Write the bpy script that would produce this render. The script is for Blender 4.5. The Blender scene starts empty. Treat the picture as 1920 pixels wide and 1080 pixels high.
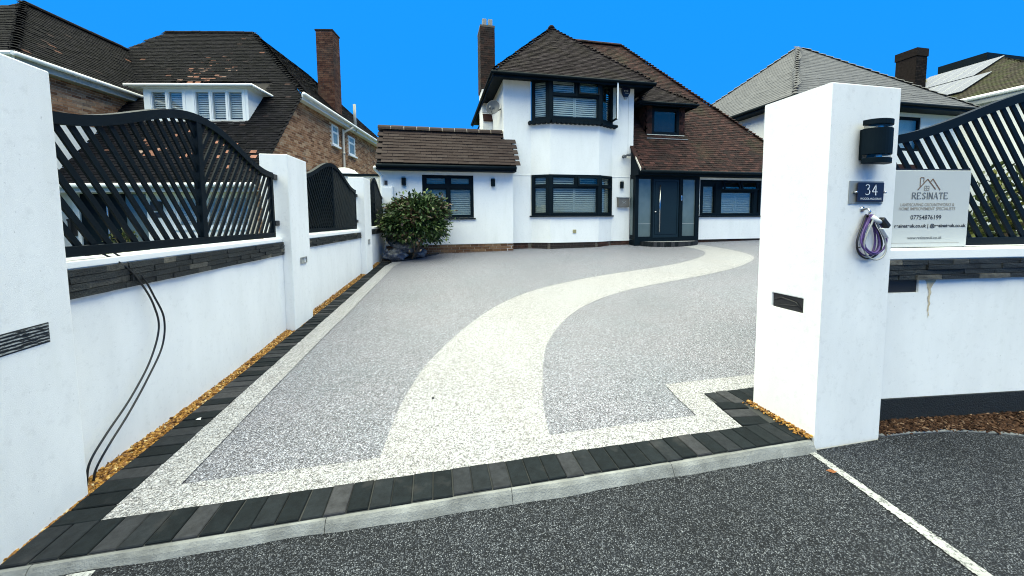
import bpy, bmesh, math, random
import numpy as np
from mathutils import Vector, Matrix

random.seed(7); RNG = np.random.default_rng(7)
SC = bpy.context.scene
COL = SC.collection
R = math.radians

# ------------------------------------------------------------------ camera
EYE = 1.38
cam_data = bpy.data.cameras.new("camera")
cam_data.sensor_width = 36.0
cam_data.lens = 36 * 690 / 1920
cam_data.shift_y = -78 / 1920
cam_data.clip_start = 0.02
cam_data.clip_end = 3000
cam = bpy.data.objects.new("camera", cam_data)
COL.objects.link(cam)
_f = 690.0
_vy = np.array([813 - 960, 413 - 462, _f])
_dn = np.array([1035 - 960, 10140 - 462, _f]); _dn /= np.linalg.norm(_dn)
_Y = _vy - _dn * _vy.dot(_dn); _Y /= np.linalg.norm(_Y)
_Z = -_dn
_X = np.cross(_Y, _Z)
CM = np.array([_X, _Y, _Z])            # camera (right, down, forward) to world
_r, _u, _b = CM @ [1, 0, 0], CM @ [0, -1, 0], -(CM @ [0, 0, 1.0])
cam.matrix_world = Matrix(((_r[0], _u[0], _b[0], 0), (_r[1], _u[1], _b[1], 0), (_r[2], _u[2], _b[2], EYE), (0, 0, 0, 1)))
SC.camera = cam

# ------------------------------------------------------------------ sky, sun, exposure
SUN_EL, SUN_AZ = 82.0, 284.0           # elevation, compass bearing of the sun (0 = +Y, clockwise)
world = bpy.data.worlds.new("World"); SC.world = world
world.use_nodes = True
wn = world.node_tree.nodes; wlk = world.node_tree.links
wn.clear()
w_out = wn.new("ShaderNodeOutputWorld"); w_bg = wn.new("ShaderNodeBackground")
w_sky = wn.new("ShaderNodeTexSky"); w_sky.sky_type = 'NISHITA'; w_sky.sun_disc = False
w_sky.sun_elevation = R(SUN_EL); w_sky.sun_rotation = R(SUN_AZ)
w_mix = wn.new("ShaderNodeMix"); w_mix.data_type = 'RGBA'; w_mix.inputs[0].default_value = 0.94
w_mix.inputs[7].default_value = (0.0, 3.0, 9.9, 1)
wlk.new(w_sky.outputs[0], w_mix.inputs[6]); wlk.new(w_mix.outputs[2], w_bg.inputs[0])
w_bg.inputs[1].default_value = 0.05
wlk.new(w_bg.outputs[0], w_out.inputs[0])
sun_d = bpy.data.lights.new("sun", 'SUN'); sun_d.energy = 5.0; sun_d.angle = R(110); sun_d.color = (1.0, 0.965, 0.62)
sun = bpy.data.objects.new("sun", sun_d); COL.objects.link(sun)
_az, _el = R(SUN_AZ), R(SUN_EL)
_sd = Vector((math.sin(_az) * math.cos(_el), math.cos(_az) * math.cos(_el), math.sin(_el)))
sun.rotation_euler = _sd.to_track_quat('Z', 'Y').to_euler(); sun.location = (0, 0, 30)
SC.view_settings.view_transform = 'Standard'; SC.view_settings.look = 'None'
SC.view_settings.gamma = 1; SC.view_settings.use_curve_mapping = False
SC.view_settings.exposure = 1.18
SC.render.engine = 'CYCLES'
SC.cycles.filter_width = 1.05; SC.cycles.max_bounces = 8; SC.cycles.transparent_max_bounces = 12

# ------------------------------------------------------------------ materials
MATS = {}
def newmat(name):
    m = bpy.data.materials.new(name); m.use_nodes = True
    m.node_tree.nodes.clear(); MATS[name] = m
    return m, m.node_tree.nodes, m.node_tree.links
def nd(ns, t, **kw):
    n = ns.new(t)
    for k, v in kw.items(): setattr(n, k, v)
    return n
def rgba(c): return (c[0], c[1], c[2], 1)
def mathn(ns, lk, op, a, b=None):
    n = nd(ns, "ShaderNodeMath", operation=op)
    for i, q in enumerate((a, b)):
        if q is None: continue
        if isinstance(q, (int, float)): n.inputs[i].default_value = q
        else: lk.new(q, n.inputs[i])
    return n.outputs[0]
def rnd_out(ns, lk):
    oi = nd(ns, "ShaderNodeObjectInfo"); ge = nd(ns, "ShaderNodeNewGeometry")
    return mathn(ns, lk, 'FRACT', mathn(ns, lk, 'ADD', oi.outputs['Random'], ge.outputs['Random Per Island']))
def ramp(ns, lk, fac, stops, interp='LINEAR'):
    r = nd(ns, "ShaderNodeValToRGB"); cr = r.color_ramp; cr.interpolation = interp
    while len(cr.elements) < len(stops): cr.elements.new(0.5)
    for e, (p, c) in zip(cr.elements, stops): e.position = p; e.color = rgba(c)
    if fac is not None: lk.new(fac, r.inputs[0])
    return r.outputs[0]
def mul(ns, lk, a, b, fac=1.0):
    m = nd(ns, "ShaderNodeMix", data_type='RGBA', blend_type='MULTIPLY'); m.inputs[0].default_value = fac
    lk.new(a, m.inputs[6]); lk.new(b, m.inputs[7]); return m.outputs[2]
def mixc(ns, lk, fac, a, b):
    m = nd(ns, "ShaderNodeMix", data_type='RGBA')
    if isinstance(fac, float): m.inputs[0].default_value = fac
    else: lk.new(fac, m.inputs[0])
    for i, q in ((6, a), (7, b)):
        if isinstance(q, tuple): m.inputs[i].default_value = rgba(q)
        else: lk.new(q, m.inputs[i])
    return m.outputs[2]
def noise(ns, lk, vec, scale, detail=4, rough=.6):
    n = nd(ns, "ShaderNodeTexNoise"); n.inputs['Scale'].default_value = scale
    n.inputs['Detail'].default_value = detail; n.inputs['Roughness'].default_value = rough
    if vec is not None: lk.new(vec, n.inputs['Vector'])
    return n.outputs[0]
def grey(v): return (v, v, v)
def pos(ns): return nd(ns, "ShaderNodeNewGeometry").outputs['Position']
def finish(ns, lk, col, rough=.7, bump=None, bstr=.3, bdist=.01, metal=0, spec=.5, sub=None):
    o = nd(ns, "ShaderNodeOutputMaterial"); p = nd(ns, "ShaderNodeBsdfPrincipled")
    if isinstance(col, tuple): p.inputs['Base Color'].default_value = rgba(col)
    else: lk.new(col, p.inputs['Base Color'])
    p.inputs['Roughness'].default_value = rough; p.inputs['Metallic'].default_value = metal
    p.inputs['Specular IOR Level'].default_value = spec
    if bump is not None:
        b = nd(ns, "ShaderNodeBump"); b.inputs['Strength'].default_value = bstr; b.inputs['Distance'].default_value = bdist
        lk.new(bump, b.inputs['Height']); lk.new(b.outputs[0], p.inputs['Normal'])
    lk.new(p.outputs[0], o.inputs[0])
    return p
def pbr(name, base, rough=.6, var=.12, scale=3., bscale=60., bstr=.15, bdist=.004, metal=0, spec=.5, rand=0.):
    m, ns, lk = newmat(name); P = pos(ns)
    n = noise(ns, lk, P, scale)
    c = ramp(ns, lk, n, [(.25, tuple(x * (1 - var) for x in base)), (.75, tuple(min(1, x * (1 + var)) for x in base))])
    if rand:
        c = mul(ns, lk, c, ramp(ns, lk, rnd_out(ns, lk), [(0, grey(1 - rand)), (1, grey(1.0))]))
    finish(ns, lk, c, rough, noise(ns, lk, P, bscale, 3) if bstr else None, bstr, bdist, metal, spec)
    return m
def palette(name, stops, rough=.8, var=.25, scale=6., bscale=80., bstr=.3, bdist=.004, spec=.3, big=None):
    """random colour per piece from a ramp, with grain"""
    m, ns, lk = newmat(name); P = pos(ns)
    c = ramp(ns, lk, rnd_out(ns, lk), stops)
    c = mul(ns, lk, c, ramp(ns, lk, noise(ns, lk, P, scale, 6, .65), [(.25, grey(1 - var * 1.6)), (.7, grey(1.0))]))
    if big:                                    # broad patches of another tint: moss, soot, newer tiles
        sc, col, lo, hi, amt = big
        f = ramp(ns, lk, noise(ns, lk, P, sc, 4, .6), [(lo, grey(0)), (hi, grey(amt))])
        c = mixc(ns, lk, f, c, col)
    finish(ns, lk, c, rough, noise(ns, lk, P, bscale, 4), bstr, bdist, 0, spec)
    return m

def render_mat(name, base, stain=.10):
    m, ns, lk = newmat(name); P = pos(ns)
    mp = nd(ns, "ShaderNodeMapping"); mp.inputs['Scale'].default_value = (1.3, 1.3, .45); lk.new(P, mp.inputs[0])
    n1 = noise(ns, lk, mp.outputs[0], 2.2, 7, .68)
    c = ramp(ns, lk, n1, [(.30, tuple(x * (1 - stain) for x in base)), (.62, base)])
    n3 = noise(ns, lk, P, 22., 5, .7)
    c = mul(ns, lk, c, ramp(ns, lk, n3, [(.27, grey(.90)), (.45, grey(1.0))]))
    sp = noise(ns, lk, P, 75., 2, .5)               # tiny scuffs and specks
    c = mul(ns, lk, c, ramp(ns, lk, sp, [(.20, grey(.72)), (.29, grey(1.0))]))
    mp2 = nd(ns, "ShaderNodeMapping"); mp2.inputs['Scale'].default_value = (4, 4, .5); lk.new(P, mp2.inputs[0])
    c = mul(ns, lk, c, ramp(ns, lk, noise(ns, lk, mp2.outputs[0], 1.0, 5, .6), [(.24, (.95, .955, .94)), (.44, (1, 1, 1))]))   # rain streaks
    n2 = noise(ns, lk, P, 260., 4, .75)
    finish(ns, lk, c, .9, n2, .45, .004, 0, .2)
    return m
render_mat("white_render", (.83, .84, .83))
render_mat("white_render_house", (.82, .83, .81), .07)
pbr("cap_white", (.83, .84, .83), .8, .05, 3, 120, .2)
pbr("anthracite", (.0030, .0082, .0125), .55, .25, 4, 200, .05, .001, 0, .08)
pbr("fence_black", (.0025, .0068, .011), .55, .25, 5, 150, .06, .001, 0, .10)
pbr("door_blue", (.007, .019, .028), .45, .12, 2, 150, .03, .001, 0, .2)
pbr("steel", (.6, .6, .6), .25, .08, 5, 90, .03, .001, 1.0)
pbr("brushed_steel", (.30, .31, .30), .42, .2, 9, 200, .1, .001, .25)
def chipped():
    m, ns, lk = newmat("chipped_metal"); P = pos(ns)
    mp = nd(ns, "ShaderNodeMapping"); mp.inputs['Scale'].default_value = (60, 22, 120); lk.new(P, mp.inputs[0])
    c = ramp(ns, lk, noise(ns, lk, mp.outputs[0], 1.0, 4, .7), [(.44, (.012, .015, .018)), (.54, (.34, .36, .36))])
    finish(ns, lk, c, .6, None, spec=.3)
chipped()
pbr("white_pvc", (.78, .8, .8), .4, .04, 3, 100, .03)
pbr("cream_pvc", (.62, .58, .5), .5, .1, 3, 100, .05)
pbr("grey_pvc", (.34, .36, .35), .5, .1, 3, 100, .05)
pbr("shutter_white", (.7, .72, .72), .5, .05, 3, 100, .02)
pbr("shutter_grey", (.46, .48, .46), .5, .1, 3, 100, .02)
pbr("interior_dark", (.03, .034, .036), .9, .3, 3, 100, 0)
pbr("navy_plate", (.006, .009, .032), .45, .1, 3, 100, 0)
pbr("print_white", (.75, .77, .78), .5, .02, 3, 100, 0)
pbr("print_black", (.03, .03, .035), .5, .02, 3, 100, 0)
pbr("print_grey", (.12, .13, .14), .5, .02, 3, 100, 0)
pbr("print_taupe", (.30, .27, .23), .5, .02, 3, 100, 0)
pbr("print_rust", (.16, .09, .05), .5, .02, 3, 100, 0)
pbr("sign_board", (.50, .52, .51), .45, .04, 2, 100, .02)
pbr("cable_black", (.006, .007, .009), .4, .1, 3, 100, 0)
pbr("rope_purple", (.10, .055, .20), .5, .5, 40, 200, .2)
pbr("rubber_black", (.012, .012, .014), .5, .2, 4, 120, .1)
pbr("soil", (.03, .025, .02), .95, .5, 30, 160, .8, .02)
pbr("concrete", (.185, .193, .193), .9, .45, 7, 110, .7, .008)
pbr("joint_sand", (.03, .033, .034), .95, .3, 10, 150, .4)
pbr("mortar", (.48, .42, .34), .95, .25, 10, 150, .4)
pbr("mortar_dark", (.10, .085, .07), .95, .25, 10, 150, .4)
pbr("roof_felt", (.02, .017, .016), .95, .2, 3, 100, 0)
pbr("dish_grey", (.10, .11, .12), .5, .15, 8, 100, .05)
pbr("pot_grey", (.26, .255, .24), .7, .2, 12, 100, .1)
pbr("lead_grey", (.22, .23, .24), .6, .2, 8, 100, .1)
pbr("letterbox_bronze", (.17, .155, .13), .45, .2, 9, 100, .1, .002, .4)
pbr("vent_tan", (.42, .38, .20), .7, .15, 9, 100, .1)
pbr("alarm_navy", (.006, .012, .04), .35, .1, 5, 100, 0)
def worn_paint():
    m, ns, lk = newmat("paint_white"); P = pos(ns)
    f = ramp(ns, lk, noise(ns, lk, P, 55, 5, .75), [(.40, grey(0)), (.50, grey(1))])
    c = mixc(ns, lk, f, (.10, .105, .11), (.37, .38, .385))
    c = mul(ns, lk, c, ramp(ns, lk, noise(ns, lk, P, 6, 4, .6), [(.3, grey(.75)), (.6, grey(1))]))
    finish(ns, lk, c, .85, noise(ns, lk, P, 200, 3), .5, .003, 0, .2)
worn_paint()
pbr("bark_wood", (.12, .085, .055), .9, .4, 20, 60, .6)
pbr("bin_green", (.01, .06, .035), .5, .2, 5, 100, .05)
pbr("flower_yellow", (.55, .5, .03), .6, .2, 20, 60, .1)
pbr("grass", (.05, .075, .03), .9, .4, 1.5, 40, .3, .03)
pbr("rust_stain", (.54, .45, .31), .9, .3, 18, 120, .2)
pbr("dead_leaf", (.28, .10, .03), .8, .3, 60, 100, .2)
pbr("solar_glass", (.11, .12, .16), .5, .08, 6, 60, 0, .001, .0, .3)
pbr("solar_frame", (.05, .055, .06), .4, .1, 5, 60, 0)
palette("slate_slip", [(0, (.004, .008, .010)), (.5, (.011, .017, .019)), (.8, (.022, .027, .027)), (.95, (.12, .115, .095)), (1, (.22, .20, .15))], .62, .5, 22, 90, .9, .012, .5)
palette("block_charcoal", [(0, (.007, .011, .014)), (.45, (.013, .018, .022)), (.75, (.025, .029, .035)), (1, (.054, .056, .063))], .85, .35, 26, 300, .6, .004, .15, (5., (.10, .095, .095), .58, .8, .3))
palette("tile_brown", [(0, (.011, .0075, .0095)), (.4, (.021, .0155, .0185)), (.75, (.033, .025, .028)), (1, (.048, .038, .042))], .9, .4, 9, 90, .5, .006, .12, (1.1, (.022, .019, .011), .5, .68, .4))
palette("tile_red", [(0, (.012, .005, .005)), (.4, (.029, .0105, .0095)), (.8, (.053, .019, .0155)), (1, (.078, .032, .027))], .85, .4, 9, 90, .5, .006, .25, (.8, (.030, .028, .013), .52, .68, .5))
palette("tile_annex", [(0, (.036, .0245, .022)), (.5, (.043, .030, .027)), (1, (.052, .039, .035))], .9, .15, 9, 90, .4, .005, .25)
palette("tile_dark", [(0, (.003, .0035, .0055)), (.6, (.0078, .0080, .0115)), (.985, (.014, .013, .017)), (.997, (.05, .034, .032)), (1, (.20, .09, .06))], .9, .4, 9, 90, .5, .006, .1, (.8, (.016, .0155, .010), .62, .78, .4))
palette("tile_salmon", [(0, (.26, .12, .08)), (.6, (.4, .18, .12)), (1, (.42, .3, .24))], .85, .3, 12, 90, .4, .006, .25)
palette("slate_grey", [(0, (.080, .083, .092)), (.5, (.092, .095, .105)), (1, (.108, .111, .12))], .8, .12, 6, 80, .3, .004, .4)
palette("slate_dark", [(0, (.05, .05, .055)), (1, (.08, .08, .085))], .7, .2, 6, 80, .3, .004, .4)
palette("tile_moss", [(0, (.04, .034, .025)), (.6, (.06, .05, .035)), (1, (.09, .075, .055))], .9, .4, 8, 60, .7, .01, .2, (1.6, (.05, .06, .02), .45, .62, .7))
palette("brick_brown", [(0, (.16, .078, .046)), (.35, (.29, .155, .088)), (.7, (.39, .225, .135)), (.92, (.46, .32, .21)), (1, (.20, .14, .11))], .9, .3, 12, 140, .5, .005, .2)
palette("brick_dark", [(0, (.035, .02, .016)), (.5, (.075, .036, .026)), (1, (.11, .055, .04))], .92, .4, 10, 140, .5, .005, .2, (1.4, (.025, .025, .024), .42, .62, .8))
palette("brick_soot", [(0, (.010, .009, .009)), (.6, (.020, .016, .015)), (1, (.036, .026, .022))], .95, .4, 10, 140, .5, .005, .1)
palette("brick_chimney", [(0, (.07, .03, .022)), (.5, (.12, .052, .036)), (1, (.17, .09, .06))], .92, .45, 8, 140, .5, .005, .2, (1.1, (.03, .028, .026), .5, .7, .8))
palette("brick_plinth", [(0, (.13, .065, .035)), (.5, (.2, .11, .06)), (1, (.26, .16, .09))], .9, .3, 12, 140, .5, .005, .2)
palette("gravel_gold", [(0, (.09, .035, .006)), (.4, (.25, .105, .012)), (.75, (.44, .21, .03)), (.93, (.60, .36, .09)), (1, (.75, .60, .32))], .6, .25, 60, 200, .3, .002, .4)
palette("bark_chip", [(0, (.020, .010, .006)), (.5, (.062, .029, .015)), (.85, (.125, .066, .038)), (1, (.30, .20, .13))], .9, .4, 60, 200, .5, .003, .2)
palette("leaf_green", [(0, (.010, .026, .008)), (.45, (.030, .070, .018)), (.78, (.068, .120, .032)), (.93, (.13, .19, .06)), (1, (.24, .22, .13))], .5, .2, 14, 60, .1, .002, .3)
palette("leaf_bronze", [(0, (.05, .03, .018)), (.6, (.10, .06, .035)), (1, (.18, .12, .07))], .4, .2, 14, 60, .1, .002, .6)
palette("leaf_hedge", [(0, (.02, .04, .012)), (.6, (.06, .09, .02)), (1, (.17, .17, .03))], .5, .2, 14, 60, .1, .002, .4)
palette("rubble_bag", [(0, (.05, .07, .14)), (1, (.10, .12, .17))], .3, .4, 14, 30, .9, .03, .6, (7., (.25, .25, .23), .42, .62, .8))

def resin(name, stops, tint):
    m, ns, lk = newmat(name); P = pos(ns)
    nz = nd(ns, "ShaderNodeTexNoise"); nz.inputs['Scale'].default_value = 60; lk.new(P, nz.inputs['Vector'])
    wp = nd(ns, "ShaderNodeMix", data_type='VECTOR'); wp.inputs[0].default_value = .008
    lk.new(P, wp.inputs[4]); lk.new(nz.outputs['Color'], wp.inputs[5])
    v = nd(ns, "ShaderNodeTexVoronoi"); v.inputs['Scale'].default_value = 190; lk.new(wp.outputs[1], v.inputs['Vector'])
    sep = nd(ns, "ShaderNodeSeparateColor"); lk.new(v.outputs['Color'], sep.inputs[0])
    c = ramp(ns, lk, sep.outputs[0], stops)
    c = mul(ns, lk, c, ramp(ns, lk, sep.outputs[1], [(0, (1, .97, .92)), (.5, (1, 1, 1)), (1, (.93, .97, 1))]))
    c = mul(ns, lk, c, ramp(ns, lk, noise(ns, lk, P, 42, 3, .7), [(.32, grey(.66)), (.55, grey(1.0))]))
    v3 = nd(ns, 'ShaderNodeTexVoronoi'); v3.inputs['Scale'].default_value = 92; lk.new(wp.outputs[1], v3.inputs['Vector'])
    s3 = nd(ns, 'ShaderNodeSeparateColor'); lk.new(v3.outputs['Color'], s3.inputs[0])
    c = mul(ns, lk, c, ramp(ns, lk, s3.outputs[2], [(.10, grey(.62)), (.30, grey(1.0))]))
    gap = ramp(ns, lk, v.outputs['Distance'], [(.40, grey(1)), (.80, grey(.5))])
    c = mul(ns, lk, c, gap)
    c = mul(ns, lk, c, ramp(ns, lk, noise(ns, lk, P, 1.3, 5, .65), [(.3, tint), (.65, (1, 1, 1))]))
    c = mul(ns, lk, c, ramp(ns, lk, noise(ns, lk, P, .35, 3, .6), [(.35, grey(.9)), (.6, grey(1))]))
    inv = mathn(ns, lk, 'SUBTRACT', 1.0, v.outputs['Distance'])
    finish(ns, lk, c, .6, inv, .5, .003, 0, .3)
resin("resin_grey", [(0, (.045, .045, .056)), (.3, (.135, .134, .162)), (.6, (.27, .27, .325)), (.85, (.43, .432, .51)), (1, (.68, .69, .79))], (.90, .95, .95))
resin("resin_cream", [(0, (.082, .084, .092)), (.20, (.25, .253, .275)), (.45, (.42, .423, .455)), (1, (.66, .665, .71))], (.97, .95, .925))
def asphalt(name):
    m, ns, lk = newmat(name); P = pos(ns)
    nz = nd(ns, "ShaderNodeTexNoise"); nz.inputs['Scale'].default_value = 70; lk.new(P, nz.inputs['Vector'])
    wp = nd(ns, "ShaderNodeMix", data_type='VECTOR'); wp.inputs[0].default_value = .010
    lk.new(P, wp.inputs[4]); lk.new(nz.outputs['Color'], wp.inputs[5])
    v = nd(ns, "ShaderNodeTexVoronoi"); v.inputs['Scale'].default_value = 178; lk.new(wp.outputs[1], v.inputs['Vector'])
    sep = nd(ns, "ShaderNodeSeparateColor"); lk.new(v.outputs['Color'], sep.inputs[0])
    stone = ramp(ns, lk, sep.outputs[0], [(0, (.012, .015, .022)), (.30, (.032, .037, .048)), (.55, (.085, .095, .115)), (.82, (.16, .175, .205)), (1, (.30, .32, .355))])
    top = ramp(ns, lk, v.outputs['Distance'], [(.30, grey(1)), (.62, grey(0))])
    c = mixc(ns, lk, top, (.008, .010, .014), stone)
    c = mul(ns, lk, c, ramp(ns, lk, noise(ns, lk, P, 34, 3, .7), [(.30, grey(.55)), (.56, grey(1.0))]))
    c = mul(ns, lk, c, ramp(ns, lk, noise(ns, lk, P, .9, 5, .65), [(.3, grey(.70)), (.65, grey(1))]))
    inv = mathn(ns, lk, 'SUBTRACT', 1.0, v.outputs['Distance'])
    finish(ns, lk, c, .75, inv, .9, .006, 0, .2)
asphalt("asphalt")
def glass(name, refl, tintc):
    m, ns, lk = newmat(name)
    o = nd(ns, "ShaderNodeOutputMaterial"); t = nd(ns, "ShaderNodeBsdfTransparent"); g = nd(ns, "ShaderNodeBsdfGlossy")
    t.inputs[0].default_value = rgba(tintc); g.inputs['Roughness'].default_value = .03
    g.inputs[0].default_value = (.82, .78, .72, 1)
    lw = nd(ns, "ShaderNodeLayerWeight"); lw.inputs[0].default_value = .35
    f = mathn(ns, lk, 'ADD', mathn(ns, lk, 'MULTIPLY', lw.outputs['Fresnel'], .17), refl)
    mx = nd(ns, "ShaderNodeMixShader"); lk.new(f, mx.inputs[0]); lk.new(t.outputs[0], mx.inputs[1]); lk.new(g.outputs[0], mx.inputs[2])
    lk.new(mx.outputs[0], o.inputs[0])
glass("window_glass", .035, (.84, .88, .87))
glass("pale_glass", .02, (.9, .92, .92))
glass("lamp_glass", .03, (.75, .76, .76))
def frosted(name):
    m, ns, lk = newmat(name); P = pos(ns)
    c = ramp(ns, lk, noise(ns, lk, P, 1.6, 3), [(.3, (.07, .105, .11)), (.7, (.11, .15, .155))])
    finish(ns, lk, c, .16, None, metal=0, spec=.7)
frosted("frosted_glass")

# ------------------------------------------------------------------ mesh helpers
WL = {}                                        # world position of every object's origin
def props(o, label=None, cat=None, group=None, kind=None):
    if label: o['label'] = label
    if cat: o['category'] = cat
    if group: o['group'] = group
    if kind: o['kind'] = kind
    return o
def link(name, mesh, parent=None, wloc=(0, 0, 0)):
    o = bpy.data.objects.new(name, mesh); COL.objects.link(o)
    w = Vector(wloc); WL[o.name] = w
    if parent is not None:
        o.parent = parent; o.location = w - WL[parent.name]
    else: o.location = w
    return o
def thing(name, loc, label, cat, group=None):
    o = link(name, None, None, loc); o.empty_display_size = .1
    return props(o, label, cat, group)
def struct(name, loc=(0, 0, 0)):
    o = link(name, None, None, loc); o['kind'] = 'structure'; return o

class MB:
    def __init__(s, T=None): s.v = []; s.f = []; s.T = T
    def add(s, verts, faces):
        n = len(s.v)
        for p in verts: s.v.append(s.T(p) if s.T else tuple(p))
        for f in faces: s.f.append(tuple(i + n for i in f))
        return s
    def hexa(s, p):
        return s.add(p, [(0, 3, 2, 1), (4, 5, 6, 7), (0, 1, 5, 4), (1, 2, 6, 5), (2, 3, 7, 6), (3, 0, 4, 7)])
    def box(s, x0, x1, y0, y1, z0, z1):
        return s.hexa([(x0, y0, z0), (x1, y0, z0), (x1, y1, z0), (x0, y1, z0), (x0, y0, z1), (x1, y0, z1), (x1, y1, z1), (x0, y1, z1)])
    def prism(s, pts, vec):
        n = len(pts); q = [tuple(a + b for a, b in zip(p, vec)) for p in pts]
        return s.add(list(pts) + q, [tuple(range(n - 1, -1, -1)), tuple(range(n, 2 * n))] + [(i, (i + 1) % n, n + (i + 1) % n, n + i) for i in range(n)])
    def quad(s, *p): return s.add(p, [tuple(range(len(p)))])
    def bar(s, a, b, w, d, up=(0, 0, 1)):
        """box-section bar from a to b: w across (in the plane holding up), d deep"""
        a, b = Vector(a), Vector(b); t = (b - a).normalized()
        sd = t.cross(Vector(up)).normalized(); u2 = sd.cross(t)
        P = []
        for e in (a, b):
            for i, j in ((-1, -1), (1, -1), (1, 1), (-1, 1)): P.append(tuple(e + sd * (i * d / 2) + u2 * (j * w / 2)))
        return s.hexa(P)
    def tube(s, path, r, n=8, closed=False, cap=True):
        path = [Vector(p) for p in path]; m = len(path); rs = r if isinstance(r, (list, tuple)) else [r] * m
        vs = []; fs = []; ref = None
        for i, p in enumerate(path):
            if closed: t = path[(i + 1) % m] - path[i - 1]
            else: t = path[min(i + 1, m - 1)] - path[max(i - 1, 0)]
            t.normalize()
            if ref is None: ref = Vector((0, 0, 1)) if abs(t.z) < .9 else Vector((1, 0, 0))
            a = (ref - t * ref.dot(t)).normalized(); ref = a; b = t.cross(a)
            for k in range(n):
                an = 2 * math.pi * k / n
                vs.append(tuple(p + (a * math.cos(an) + b * math.sin(an)) * rs[i]))
        for i in range(m if closed else m - 1):
            for k in range(n):
                fs.append((i * n + k, i * n + (k + 1) % n, ((i + 1) % m) * n + (k + 1) % n, ((i + 1) % m) * n + k))
        if not closed and cap: fs += [tuple(range(n - 1, -1, -1)), tuple(range((m - 1) * n, m * n))]
        return s.add(vs, fs)
    def lathe(s, prof, c, n=16, axis=None):
        """prof: (radius, height) along axis (default z)"""
        vs = []; fs = []
        ax = Vector(axis or (0, 0, 1)).normalized(); a = ax.orthogonal().normalized(); b = ax.cross(a); c = Vector(c)
        for r, h in prof:
            for k in range(n):
                an = 2 * math.pi * k / n
                vs.append(tuple(c + ax * h + (a * math.cos(an) + b * math.sin(an)) * r))
        for i in range(len(prof) - 1):
            for k in range(n): fs.append((i * n + k, i * n + (k + 1) % n, (i + 1) * n + (k + 1) % n, (i + 1) * n + k))
        fs += [tuple(range(n - 1, -1, -1)), tuple(range((len(prof) - 1) * n, len(prof) * n))]
        return s.add(vs, fs)
    def mesh(s, name, mat, c=(0, 0, 0), smooth=False, fix=True):
        me = bpy.data.meshes.new(name)
        me.from_pydata([(p[0] - c[0], p[1] - c[1], p[2] - c[2]) for p in s.v], [], s.f)
        if fix:
            bm = bmesh.new(); bm.from_mesh(me); bmesh.ops.recalc_face_normals(bm, faces=bm.faces); bm.to_mesh(me); bm.free()
        if mat: me.materials.append(MATS[mat])
        if smooth: me.polygons.foreach_set("use_smooth", [True] * len(me.polygons))
        me.update(); return me
    def build(s, name, mat, parent=None, bevel=0, smooth=False, fix=True, seg=2, kind=None, label=None):
        A = np.array(s.v); c = (A.min(0) + A.max(0)) / 2
        if parent is None: c = np.array([c[0], c[1], A[:, 2].min()])
        o = link(name, s.mesh(name, mat, c, smooth, fix), parent, c)
        if bevel:
            b = o.modifiers.new("bevel", 'BEVEL'); b.width = bevel; b.segments = seg; b.limit_method = 'ANGLE'; b.angle_limit = R(40)
        if kind: o['kind'] = kind
        if label: o['label'] = label
        return o

def proj(P):
    v = (np.asarray(P) - np.array([0, 0, EYE])) @ CM
    z = v[:, 2]; zz = np.where(z > .05, z, np.nan)
    return 960 + 690 * v[:, 0] / zz, 462 + 690 * v[:, 1] / zz, z
def pieces(parent, name, F, protos, mat, nsingle, stuff_name=None):
    """F: N x 4 x 4 world frames. The nsingle that show largest become objects sharing meshes, the rest one joined part."""
    F = np.asarray(F)
    if len(F) == 0: return
    if not isinstance(protos, list): protos = [protos]
    px, py, z = proj(F[:, :3, 3])
    vis = (z > .1) & (px > -20) & (px < 1940) & (py > -20) & (py < 1100)
    score = np.where(vis, 1 / np.maximum(z, .1), -1 / np.maximum(np.abs(z), .1) - 1)
    order = np.argsort(-score); nv = min(nsingle, int(vis.sum()))
    single, rest = order[:nv], order[nv:]
    pm = [MBp.mesh(name, mat) for MBp in protos]
    pl = WL[parent.name]
    pick = RNG.integers(0, len(protos), len(F))
    for i in single:
        o = bpy.data.objects.new(name, pm[pick[i]]); COL.objects.link(o); o.parent = parent
        M = F[i].copy(); M[:3, 3] -= np.array(pl); o.matrix_basis = Matrix(M.tolist())
    if len(rest):
        vs = []; fs = []; off = 0
        for k, p in enumerate(protos):
            idx = rest[pick[rest] == k]
            if not len(idx): continue
            V = np.array(p.v); H = np.hstack([V, np.ones((len(V), 1))])
            W = np.einsum('nij,vj->nvi', F[idx], H)[:, :, :3].reshape(-1, 3)
            vs.append(W)
            base = np.arange(len(idx)) * len(V) + off
            for fc in p.f: fs.append((base[:, None] + np.array(fc)[None, :]))
            off += len(W)
        W = np.concatenate(vs); c = (W.min(0) + W.max(0)) / 2
        faces = [tuple(r) for a in fs for r in a.tolist()]
        me = bpy.data.meshes.new(stuff_name or name)
        me.from_pydata((W - c).tolist(), [], faces); me.materials.append(MATS[mat]); me.update()
        o = link(stuff_name or name, me, parent, c); o['kind'] = 'stuff'
def frame(o, x, y, z): 
    M = np.eye(4); M[:3, 0] = x; M[:3, 1] = y; M[:3, 2] = z; M[:3, 3] = o; return M
def nrm(a): a = np.asarray(a, float); return a / np.linalg.norm(a)
def inpoly(u, v, poly):
    ins = np.zeros(len(u), bool); n = len(poly)
    for i in range(n):
        x0, y0 = poly[i]; x1, y1 = poly[(i + 1) % n]
        if y0 == y1: continue
        c = ((y0 > v) != (y1 > v)) & (u < (x1 - x0) * (v - y0) / (y1 - y0) + x0)
        ins ^= c
    return ins
def roof_slab(parent, name, pts, mat='roof_felt', th=.05):
    p = [np.array(q, float) for q in pts]; n = nrm(np.cross(p[1] - p[0], p[2] - p[0]))
    if n[2] < 0: n = -n
    b = MB(); b.prism([tuple(q - n * (.012 + th)) for q in p], tuple(n * th))
    return b.build(name, mat, parent)
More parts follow.
